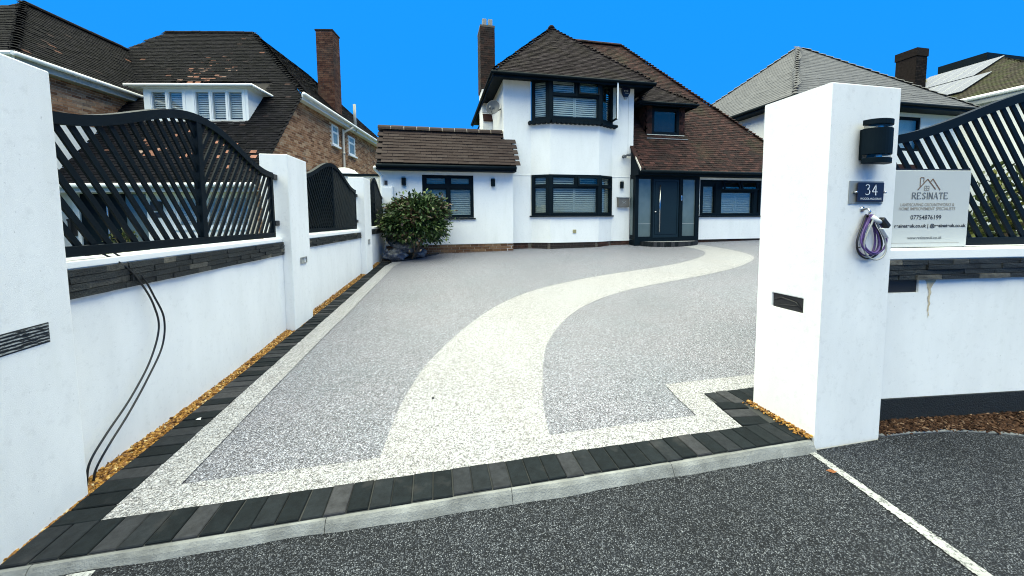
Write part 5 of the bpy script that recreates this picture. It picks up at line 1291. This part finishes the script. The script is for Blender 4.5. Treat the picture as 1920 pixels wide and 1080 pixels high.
# rubble bags
def bag(c, r, label, seed, mat='rubble_bag'):
    rg = np.random.default_rng(seed); bm = bmesh.new(); bmesh.ops.create_icosphere(bm, subdivisions=4, radius=1)
    D = rg.normal(0, 1, (9, 3)); D /= np.linalg.norm(D, axis=1)[:, None]; b = MB(); vs = []
    for v in bm.verts:
        p = np.array(v.co); k = 1 + sum(.10 * math.sin(3.2 * (p @ d) * 2 + i) for i, d in enumerate(D)) * .45 + .05 * math.sin(14 * (p @ D[0]) + 5 * p[2]) + .035 * math.sin(23 * (p @ D[1]))
        q = p * k * np.array(r); q[2] = max(q[2], -r[2] * .62); vs.append(tuple(np.array(c) + q))
    b.add(vs, [tuple(v.index for v in f.verts) for f in bm.faces]); bm.free()
    t = thing('rubble_bag', (c[0], c[1], c[2] - r[2] * .62), label, 'bag', 'tied rubble bags under the shrub')
    b.build('sack', mat, t, smooth=True)
    n_ = MB(); a = rg.uniform(0, 6.28); q = (c[0] + r[0] * .75 * math.cos(a), c[1] - r[1] * .5, c[2] + r[2] * .7)
    n_.lathe([(.05, -.04), (.022, .0), (.045, .05), (.06, .08)], q, 9, (math.cos(a), -.4, .8)); n_.build('tied_neck', mat, t, smooth=True)
bag((-1.00, 9.98, .475), (.27, .22, .16), 'grey white rubble bag lying nearest the left wall under the shrub', 21)
bag((-.42, 10.30, .50), (.20, .18, .16), 'blue rubble bag at the right end of the heap beside the trunk', 22)
bag((-.80, 10.22, .66), (.30, .22, .19), 'crumpled grey rubble bag on top of the heap by the trunk', 23)
bag((-.98, 10.52, .86), (.26, .22, .28), 'dark blue rubble bag at the back of the heap beneath the leaves', 24)

# ================================================================== LEFT NEIGHBOUR (frame turned 10.3 degrees)
th = R(10.314); Nx = np.array([math.cos(th), -math.sin(th), 0]); Ny = np.array([math.sin(th), math.cos(th), 0])
def C_(x, y, z): return tuple(Nx * x + Ny * y + np.array([0, 0, z]))
TC = lambda p: C_(*p)
def fC(y): return plane_T(C_(0, y, 0), Nx, -Ny)           # walls facing the street
def sC(x): return plane_T(C_(x, 0, 0), Ny, Nx)            # walls facing our drive; along = depth
NB = thing('brick_house', C_(-9, 13, 0), 'brown brick house with dark tiled roof and white dormer beyond the left fence', 'house')
SX = -6.45; EVX = -6.15
slope = 1.2; e0, ez0 = 9.62, 2.38                          # front eave
zf = lambda cz: ez0 + slope * (cz - e0)
corner_cz = e0 + (5.36 - ez0) / slope
# brick flank
b = MB(sC(SX)); 
clip = [(10.0, 0), (22, 0), (22, 5.32), (corner_cz + .2, 5.32), (10.0, zf(10.0) - .05)]
b.prism([(a, 0, c) for a, c in clip], (0, -.25, 0)); fl = b.build('side_wall', 'mortar', NB)
wins = [(14.54, 15.07, 4.33, 5.10), (16.05, 16.72, 4.23, 5.01)]
bricks(fl, C_(SX, 10.0, .2), Ny, Nx, 12, 5.15, 'brick_brown', 170, holes=[(w[0] - 10.0, w[1] - 10.0, w[2] - .2, w[3] - .2) for w in wins], clip=[(0, 0), (12, 0), (12, 5.12), (corner_cz + .15 - 10, 5.12), (0, zf(10.0) - .28)])
for w in wins:
    TQ = sC(SX); x0, x1, z0, z1 = w
    wo = window(NB, TQ, x0, x1, z0, z1, [(x0 + .06, x1 - .06, z0 + .06, z1 - .30), (x0 + .06, x1 - .06, z1 - .25, z1 - .05)], 'white_pvc', y0=-.01, y1=.035, backing=False, sash=.02)
    b = MB(TQ); b.box(x0 + .03, x1 - .03, .009, .012, z0 + .04, z1 - .04); b.build('blind', 'shutter_grey', wo)
    b = MB(TQ); b.box(x0 - .08, x1 + .08, -.01, .10, z0 - .07, z0 - .002); b.build('sill', 'white_pvc', wo)
# front roof
RLx, RRx, Rcz = -12.45, -9.25, 14.7; Rz = zf(Rcz)
FR = [(-11.34, e0, ez0), (EVX - .1, e0, ez0), (EVX - .1, corner_cz, 5.38), (RRx, Rcz, Rz), (RLx, Rcz, Rz), (-13.15, 13.9, zf(13.9)), (-11.34, 12.1, zf(12.1))]
rf = roof_slab(NB, 'front_roof', [C_(*p) for p in FR])
tile_face(rf, [C_(*p) for p in FR], 'tile_dark', 100, holes=[((.75), 3.95, (11.25 - e0) * math.hypot(1, slope) - .05, (12.55 - e0) * math.hypot(1, slope))])
F = []
fn = nrm(np.cross(Nx, Ny + np.array([0, 0, slope]))); fv = np.cross(fn, Nx)
for (cx, cz, n_) in ((-9.75, 12.72, 20), (-9.7, 13.2, 12), (-9.1, 13.7, 9), (-9.5, 10.4, 7), (-8.3, 10.5, 8), (-6.9, 10.3, 12), (-9.2, 13.9, 7), (-9.4, 13.3, 8)):
    for _ in range(n_):
        x = cx + RNG.normal(0, .38); cc = e0 + round((cz + RNG.normal(0, .22) - e0) * math.hypot(1, slope) / .1) * .1 / math.hypot(1, slope)
        if not inpoly(np.array([x + .25]), np.array([cc + .15]), [(q[0], q[1]) for q in FR])[0]: continue
        F.append(frame(np.array(C_(x, cc, zf(cc))) + fn * .014, Nx, fv, fn))
tp = MB(); tp.box(-.083, .083, .0, .11, .004, .02)
pieces(rf, 'replaced_tile', F, tp, 'tile_salmon', 60)
# right-hand slope with hip
rr = roof_slab(NB, 'side_roof', [C_(EVX, corner_cz, 5.38), C_(EVX, 21.5, 5.38), C_(RRx, 18.5, Rz), C_(RRx, Rcz, Rz)], 'tile_dark')
tile_face(rr, [C_(EVX, corner_cz, 5.38), C_(EVX, 21.5, 5.38), C_(RRx, 18.5, Rz), C_(RRx, Rcz, Rz)], 'tile_dark', 20)
hip(rf, C_(EVX, corner_cz, 5.40), C_(RRx, Rcz, Rz + .03), 'tile_dark', 36); ridge_tiles(rf, C_(RLx, Rcz, Rz + .02), C_(RRx, Rcz, Rz + .02), 'tile_dark', 12, .33, .10, mort='mortar_dark')
b = MB(TC); b.box(EVX - .28, EVX - .02, corner_cz - .1, 21.4, 5.23, 5.27); b.box(EVX - .05, EVX - .02, corner_cz - .1, 21.4, 5.20, 5.38); b.build('side_fascia', 'white_pvc', NB)
b = MB(TC); b.tube([(EVX + .04, corner_cz - .15, 5.36), (EVX + .04, 21.4, 5.34)], .055, 10); b.build('side_gutter', 'white_pvc', NB, smooth=True)
b = MB(TC); b.tube(smooth_curve([(EVX + .03, 15.75, 5.28), (EVX - .02, 15.6, 5.15), (SX + .09, 15.45, 4.98), (SX + .07, 15.42, 4.7), (SX + .07, 15.42, .3)], 5), .048, 10)
for z in (4.1, 2.9): b.tube([(SX + .07, 15.42, z), (SX + .07, 15.42, z + .09)], .06, 10)
b.build('downpipe', 'cream_pvc', NB, smooth=True)
b = MB(TC); b.tube([(EVX - .05, 16.25, 5.2), (EVX - .05, 16.25, 6.35)], .06, 10); b.build('vent_pipe', 'grey_pvc', NB, smooth=True)
# front eave and porch front
b = MB(TC); b.tube([(-11.2, e0 - .04, ez0 - .05), (EVX - .1, e0 - .04, ez0 - .05)], .055, 10); b.build('front_gutter', 'white_pvc', NB, smooth=True)
b = MB(TC); b.box(-11.2, EVX - .1, e0 + .02, e0 + .05, ez0 - .22, ez0 - .05); b.box(-11.2, EVX - .1, e0 + .05, 10.2, ez0 - .20, ez0 - .18); b.build('front_fascia', 'grey_pvc', NB)
TF = fC(10.15)
wall(NB, 'front_wall', TF, -11.6, SX - .002, 0, 2.9, 'white_render_house', [(-11.20, -9.45, .30, 2.17), (-8.72, -8.0, 1.22, 2.12), (-7.95, -6.75, 1.22, 2.12)])
b = MB(TF); b.box(-11.20, -10.05, -.10, -.04, .30, 2.17); nd_ = b.build('front_door', 'anthracite', NB)
b = MB(TF); b.tube([(-10.45, .02, .75), (-10.45, .02, 1.95)], .018, 8); b.build('pull_handle', 'steel', nd_)
b = MB(TF); b.box(-10.05, -9.45, -.08, -.06, .30, 2.17); b.build('side_light', 'frosted_glass', NB)
for x0, x1 in ((-8.72, -8.0), (-7.95, -6.75)):
    n_ = 1 if x1 - x0 < 1 else 2; ps = [(x0 + .06 + (x1 - x0 - .06) / n_ * k, x0 + (x1 - x0 - .06) / n_ * (k + 1), 1.28, 2.06) for k in range(n_)]
    window(NB, TF, x0, x1, 1.22, 2.12, ps, 'white_pvc', y0=-.09, y1=-.02, shutters=[(p[0], p[1], 1.27, 2.07, False) for p in ps], smat='shutter_white', sill=.04, gmat='pale_glass')
# dormer
DYc = 11.25; TDc = fC(DYc)
dx0, dx1, dz0, dz1 = -10.32, -7.36, 4.24, 5.26
dm = MB(TDc); frame_grid(dm, dx0, dx1, dz0, dz1, [(-10.20, -9.14, 4.32, 5.24), (-8.96, -7.44, 4.30, 5.24)], -.12, 0); dmo = dm.build('dormer', 'white_pvc', NB)
for x in (dx0, dx1 - .04):
    b = MB(TC); b.prism([(x, DYc + .12, zf(DYc + .12) - .1), (x, DYc + .12, dz1), (x, e0 + (dz1 - ez0) / slope + .05, dz1)], (.04, 0, 0)); b.build('dormer_cheek', 'white_render_house', dmo)
for xa, xb, k in ((-10.20, -9.14, 2), (-8.96, -7.44, 3)):
    z0, z1 = (4.32, 5.24) if k == 2 else (4.30, 5.24); st_ = (xb - xa - .10) / k
    ps = [(xa + .05 + st_ * q + .02, xa + .05 + st_ * (q + 1) - .02, z0 + .055, z1 - .04) for q in range(k)]
    window(dmo, TDc, xa, xb, z0, z1, ps, 'white_pvc', y0=-.08, y1=.012, shutters=[(p[0] - .005, p[1] + .005, p[2] - .005, p[3] + .005, False) for p in ps], smat='shutter_white', gmat='pale_glass')
b = MB(TC); b.box(dx0 - .30, dx1 + .20, DYc - .12, 12.72, dz1, dz1 + .03); b.build('dormer_soffit', 'white_pvc', dmo)
b = MB(TC); b.box(dx0 - .32, dx1 + .22, DYc - .14, 12.76, dz1 + .03, dz1 + .07); b.build('dormer_flat_roof', 'lead_grey', dmo)
b = MB(TC); b.tube([(dx0 - .36, DYc - .17, dz1 + .05), (dx1 + .24, DYc - .17, dz1 + .05), (dx1 + .26, 12.9, dz1 + .03)], .042, 10); b.build('dormer_gutter', 'white_pvc', dmo, smooth=True)
b = MB(TC); b.hexa([(dx0 - .1, DYc - .16, zf(DYc - .16) + .02), (dx1 + .15, DYc - .16, zf(DYc - .16) + .02), (dx1 + .15, DYc, zf(DYc) + .0), (dx0 - .1, DYc, zf(DYc)), (dx0 - .1, DYc - .16, zf(DYc - .16) + .035), (dx1 + .15, DYc - .16, zf(DYc - .16) + .035), (dx1 + .15, DYc, zf(DYc) + .03), (dx0 - .1, DYc, zf(DYc) + .03)]); b.build('lead_apron', 'lead_grey', dmo)
# wing running towards the street
WX = -11.35; ws = 1.08; wz0 = 5.28; wr_x, wr_z = -13.12, 7.46; wy0 = 9.05
b = MB(sC(WX)); b.box(9.35, 12.3, -.25, 0, 0, 4.05); b.build('wing_wall', 'white_render_house', NB)
b = MB(sC(WX)); b.box(9.35, 12.3, -.25, 0, 4.05, 5.22); wwl = b.build('wing_wall', 'mortar', NB)
bricks(wwl, C_(WX, 9.35, 4.06), Ny, Nx, 2.95, 1.15, 'brick_brown', 100)
b = MB(fC(9.35)); b.box(-17, WX - .002, -.25, 0, 0, 5.2); b.build('wing_front_wall', 'white_render_house', NB)
vx = lambda x: e0 + ((wz0 + (-(x) + WX + .25) * ws) - ez0) / slope + .35
RW = [(WX + .25, wy0, wz0), (WX + .25, vx(WX + .25), wz0), (wr_x, vx(wr_x), wr_z), (wr_x, 11.0, wr_z)]
wr = roof_slab(NB, 'wing_roof', [C_(*p) for p in RW]); tile_face(wr, [C_(*p) for p in RW], 'tile_dark', 60)
RW2 = [(-17.4, wy0, wz0), (WX + .25, wy0, wz0), (wr_x, 11.0, wr_z)]
wr2 = roof_slab(NB, 'wing_roof', [C_(*p) for p in RW2]); tile_face(wr2, [C_(*p) for p in RW2], 'tile_dark', 20)
hip(wr, C_(WX + .25, wy0, wz0 + .02), C_(wr_x, 11.0, wr_z + .02), 'tile_dark', 24); ridge_tiles(wr, C_(wr_x, 11.0, wr_z + .02), C_(wr_x, 13.95, wr_z + .02), 'tile_dark', 10, .33, .10, mort='mortar_dark')
b = MB(TC); b.tube([(WX + .31, wy0 - .05, wz0 - .02), (WX + .31, 12.2, wz0 - .02)], .055, 10); b.build('wing_gutter', 'white_pvc', NB, smooth=True)
b = MB(TC); b.box(WX + .20, WX + .24, wy0 + .02, 12.2, wz0 - .20, wz0 - .01); b.box(WX, WX + .20, wy0 + .02, 12.2, wz0 - .20, wz0 - .17); b.build('wing_fascia', 'grey_pvc', NB)
b = MB(TC); b.box(WX - 5, WX + .22, wy0 - .02, wy0 + .02, wz0 - .20, wz0 - .02); b.tube([(WX - 5, wy0 - .07, wz0 - .02), (WX + .3, wy0 - .07, wz0 - .02)], .055, 8); b.build('wing_front_gutter', 'white_pvc', NB)
# chimney
cx0, cx1, cy0, cy1, cz0, cz1 = -7.10, -6.47, 15.0, 15.6, 5.2, 8.75
b = MB(TC); b.box(cx0, cx1, cy0, cy1, cz0, cz1); nc = b.build('chimney', 'mortar_dark', NB)
for org, u, n, W in ((C_(cx0, cy0, cz0), Nx, -Ny, cx1 - cx0), (C_(cx1, cy0, cz0), Ny, Nx, cy1 - cy0)): bricks(nc, org, u, n, W, cz1 - cz0 - .06, 'brick_chimney', 60)
b = MB(TC); b.box(cx0 - .03, cx1 + .03, cy0 - .03, cy1 + .03, cz1 - .0, cz1 + .05); b.build('chimney_crown', 'brick_dark', nc)
b = MB(TC); b.hexa([(cx0 - .1, cy0 - .08, zf(cy0) - 2.6), (cx1 + .1, cy0 - .08, 5.9), (cx1 + .1, cy0, 5.9), (cx0 - .1, cy0, 7.0), (cx0 - .1, cy0 - .08, 7.0), (cx1 + .1, cy0 - .08, 6.1), (cx1 + .1, cy0, 6.1), (cx0 - .1, cy0, 7.1)]) if False else None
# in the neighbour's front garden
bush('shrub', C_(-9.2, 9.2, .1), C_(-9.2, 9.2, .75), (.32, .32, .45), 'small yellow green shrub by the neighbour porch seen through the first fence panel', 'bush', 500, [('leaf_hedge', 1.0)], .06, .12, .2, .2, 31, 16, stems=3)
t = thing('wall_lamp', C_(-9.15, 10.15, 1.6), 'black lantern with number on the neighbour white porch wall beyond the fence', 'lamp')
b = MB(TF); b.box(-9.25, -9.02, 0, .12, 1.70, 1.95); b.build('lantern', 'rubber_black', t, .01); b = MB(TF); b.box(-9.32, -9.0, 0, .02, 1.52, 1.66); b.build('number_tile', 'rubber_black', t)
t = thing('mail_box', C_(-11.45, 10.0, .95), 'black post box on the neighbour wall left of the dark door', 'letterbox')
b = MB(TF); b.box(-11.62, -11.28, 0, .16, 1.05, 1.45); b.build('body', 'rubber_black', t, .01); b = MB(TF); b.box(-11.64, -11.26, 0, .18, 1.45, 1.50); b.build('lid', 'rubber_black', t, .01)
# white outhouse behind the far pillar
t = thing('outhouse', (-3.2, 13.2, .3), 'low white outhouse with dark coping between the brick house and annex', 'outbuilding')
b = MB(); b.box(-4.6, -1.75, 12.9, 15.5, .2, 2.85); b.build('wall', 'white_render_house', t); b = MB(); b.box(-4.65, -1.70, 12.84, 15.5, 2.85, 2.92); b.build('coping', 'anthracite', t)
b = MB(); b.lathe([(.5, 0), (.46, .10), (.34, .2), (.15, .27), (.01, .29)], (-2.95, 13.6, 2.92), 20); b.build('roof_dome', 'white_pvc', t, smooth=True)

# ================================================================== RIGHT NEIGHBOURS
NR = thing('white_house', (19, 17, .5), 'white house with grey slate hipped roof rising behind the right pillar', 'house')
gx0, gx1, gyy0, gyy1, gz0 = 14.0, 24.3, 12.2, 21.5, 6.22; ax_, ay_, az_ = 18.9, 16.4, 10.3
rfs = [[(gx0, gyy0, gz0), (gx1, gyy0, gz0), (ax_, ay_, az_)], [(gx0, gyy1, gz0), (gx0, gyy0, gz0), (ax_, ay_, az_)], [(gx1, gyy0, gz0), (gx1, gyy1, gz0), (ax_, ay_, az_)]]
for i, P in enumerate(rfs):
    r = roof_slab(NR, 'roof', P); 
    if i < 2: tile_face(r, P, 'slate_grey', [150, 140][i], .30, .20, 'slate', .009)
hip(NR, (gx0, gyy0, gz0 + .0), (ax_, ay_, az_ + .01), 'slate_dark', 20, .35, .09); hip(NR, (gx1, gyy0, gz0 + .02), (ax_, ay_, az_ + .03), 'solar_frame', 20, .35, .10); hip(NR, (gx0, gyy1, gz0 + .02), (ax_, ay_, az_ + .03), 'solar_frame', 20, .35, .10)
b = MB(); b.box(gx0 - .02, gx1 + .02, gyy0 - .03, gyy0 + .02, gz0 - .20, gz0 + .0); b.box(gx0 - .03, gx0 + .02, gyy0 + .02, gyy1, gz0 - .20, gz0); b.box(gx0 + .02, gx1, gyy0 + .02, gyy0 + .6, gz0 - .2, gz0 - .17); b.box(gx0 + .02, gx0 + .5, gyy0 + .6, gyy1, gz0 - .2, gz0 - .17); b.build('fascia', 'anthracite', NR)
b = MB(); b.tube([(gx0 - .08, gyy1, gz0 - .05), (gx0 - .08, gyy0 - .08, gz0 - .05), (gx1 + .05, gyy0 - .08, gz0 - .05)], .06, 8); b.build('gutter', 'anthracite', NR)
b = MB(); b.box(gx0 + .45, gx0 + .7, gyy0 + .58, gyy1, 0, gz0 - .18); b.build('side_wall', 'white_render_house', NR)
TQ = front(gyy0 + .55)
wall(NR, 'front_wall', TQ, gx0 + .45, 24.0, 0, gz0 - .18, 'white_render_house', [(16.6, 21.6, 4.35, 5.85), (16.0, 18.2, 1.7, 3.0), (20.4, 23.2, 1.6, 3.1)])
window(NR, TQ, 16.6, 21.6, 4.35, 5.85, [(16.7, 18.3, 4.45, 5.75), (18.4, 20.0, 4.45, 5.75), (20.1, 21.5, 4.45, 5.75)], y0=-.10, y1=-.03)
window(NR, TQ, 16.0, 18.2, 1.7, 3.0, [(16.1, 17.05, 1.8, 2.9), (17.15, 18.1, 1.8, 2.9)], y0=-.10, y1=-.03)
window(NR, TQ, 20.4, 23.2, 1.6, 3.1, [(20.5, 21.75, 1.7, 3.0), (21.85, 23.1, 1.7, 3.0)], y0=-.10, y1=-.03)
b = MB(TQ); b.box(15.6, 19.8, .0, 1.1, 3.35, 3.55); b.build('porch_canopy', 'tile_red', NR)
# far right house with solar panels
FRH = thing('tiled_house', (36, 18, .5), 'far right house with mossy brown roof, solar panels and box dormer', 'house')
Q0, Q1, Q2, A1, A2 = (27, 21, 7.45), (27, 10.6, 7.35), (36, 13.5, 8.0), (33, 15.9, 10.72), (33, 18.6, 10.72)
P = [Q0, Q1, A1, A2]; rL = roof_slab(FRH, 'roof', P, 'tile_moss', .08); tile_face(rL, P, 'tile_moss', 200, .30, .20, th=.03)
P = [Q1, Q2, A1]; rF = roof_slab(FRH, 'roof', P, 'tile_moss', .08); tile_face(rF, P, 'tile_moss', 40, .30, .20, th=.03)
roof_slab(FRH, 'roof', [(36, 21, 8), Q0, A2], 'tile_moss', .08)
b = MB(); b.prism([(27.4, 20.8, 0), (27.4, 11, 0), (35.6, 13.8, 0), (35.6, 20.8, 0)], (0, 0, 7.3)); b.build('wall', 'white_render_house', FRH)
b = MB(); b.box(27.05, 27.4, 11, 20.8, 7.05, 7.3); b.build('fascia', 'grey_pvc', FRH)
b = MB(); b.tube([Q0, Q1, Q2], .10, 8); b.build('gutter', 'white_pvc', FRH)
fV = nrm([6, 0, 3.3]); fN = nrm([-3.3, 0, 6])
for (y, v, h_) in ((15.75, 4.0, 2.7), (16.85, 4.0, 2.7), (17.95, 4.0, 2.7), (14.95, 1.3, 2.5), (16.05, 1.3, 2.5), (17.15, 1.3, 2.5)):
    o0 = np.array([27, y, 7.4]) + fV * v + fN * .14; TT = lambda p: tuple(o0 + np.array([0, 1., 0]) * p[0] + fV * p[1] + fN * p[2])
    so_ = MB(TT); so_.box(0, 1.06, 0, h_, -.04, .0); s_ = so_.build('solar_panel', 'solar_glass', FRH)
    q = MB(TT)
    for a in (.0, .53, 1.06): q.box(a - .010, a + .010, 0, h_, .001, .004)
    for a in np.linspace(0, h_, 7): q.box(0, 1.06, a - .008, a + .008, .002, .005)
    q.build('panel_grid', 'grey_pvc', s_)
b = MB(); b.box(35.9, 38.8, 18.1, 20, 8, 11.55); b.build('box_dormer', 'white_render_house', FRH); b = MB(); b.box(35.5, 39.1, 17.8, 20.2, 11.55, 12.05); b.build('dormer_roof', 'anthracite', FRH)
b = MB(); b.hexa([(25.25, 15.3, 5), (26.1, 15.3, 5), (26.1, 16.2, 5), (25.25, 16.2, 5), (25.3, 15.3, 9.95), (26.05, 15.3, 9.95), (26.05, 16.2, 9.95), (25.3, 16.2, 9.95)]); b.box(25.26, 26.09, 15.26, 16.24, 9.95, 10.35); fc = b.build('chimney', 'brick_soot', FRH)
bricks(fc, (25.3, 15.292, 6.5), (1, 0, 0), (0, -1, 0), .75, 3.4, 'brick_soot', 20)
b = MB(); b.tube([(32.0, 18.9, 9.6), (31.5, 19.0, 11.25)], [.32, .27], 10); b.build('flue', 'vent_tan', FRH)
# plants beyond the right-hand fence
for i, (x, y, h, lab, s) in enumerate(((5.4, 3.0, 1.55, 'green shrub just beyond the right fence behind the sign edge', 41), (6.6, 3.1, 1.75, 'leafy yellow green shrub farther right beyond the slatted fence', 42), (4.4, 3.1, 1.2, 'low dark shrub hidden behind the RESINATE sign and fence', 43))):
    bush('garden_shrub', (x, y, 0), (x, y, h * .62), (.55, .45, h * .42), lab, 'bush', 1500, [('leaf_hedge', 1.0)], .07, .14, .22, .1, s, 30, 'shrubs beyond the right fence', 4)
print('objects', len(bpy.data.objects), 'polys', sum(len(m.polygons) for m in bpy.data.meshes))
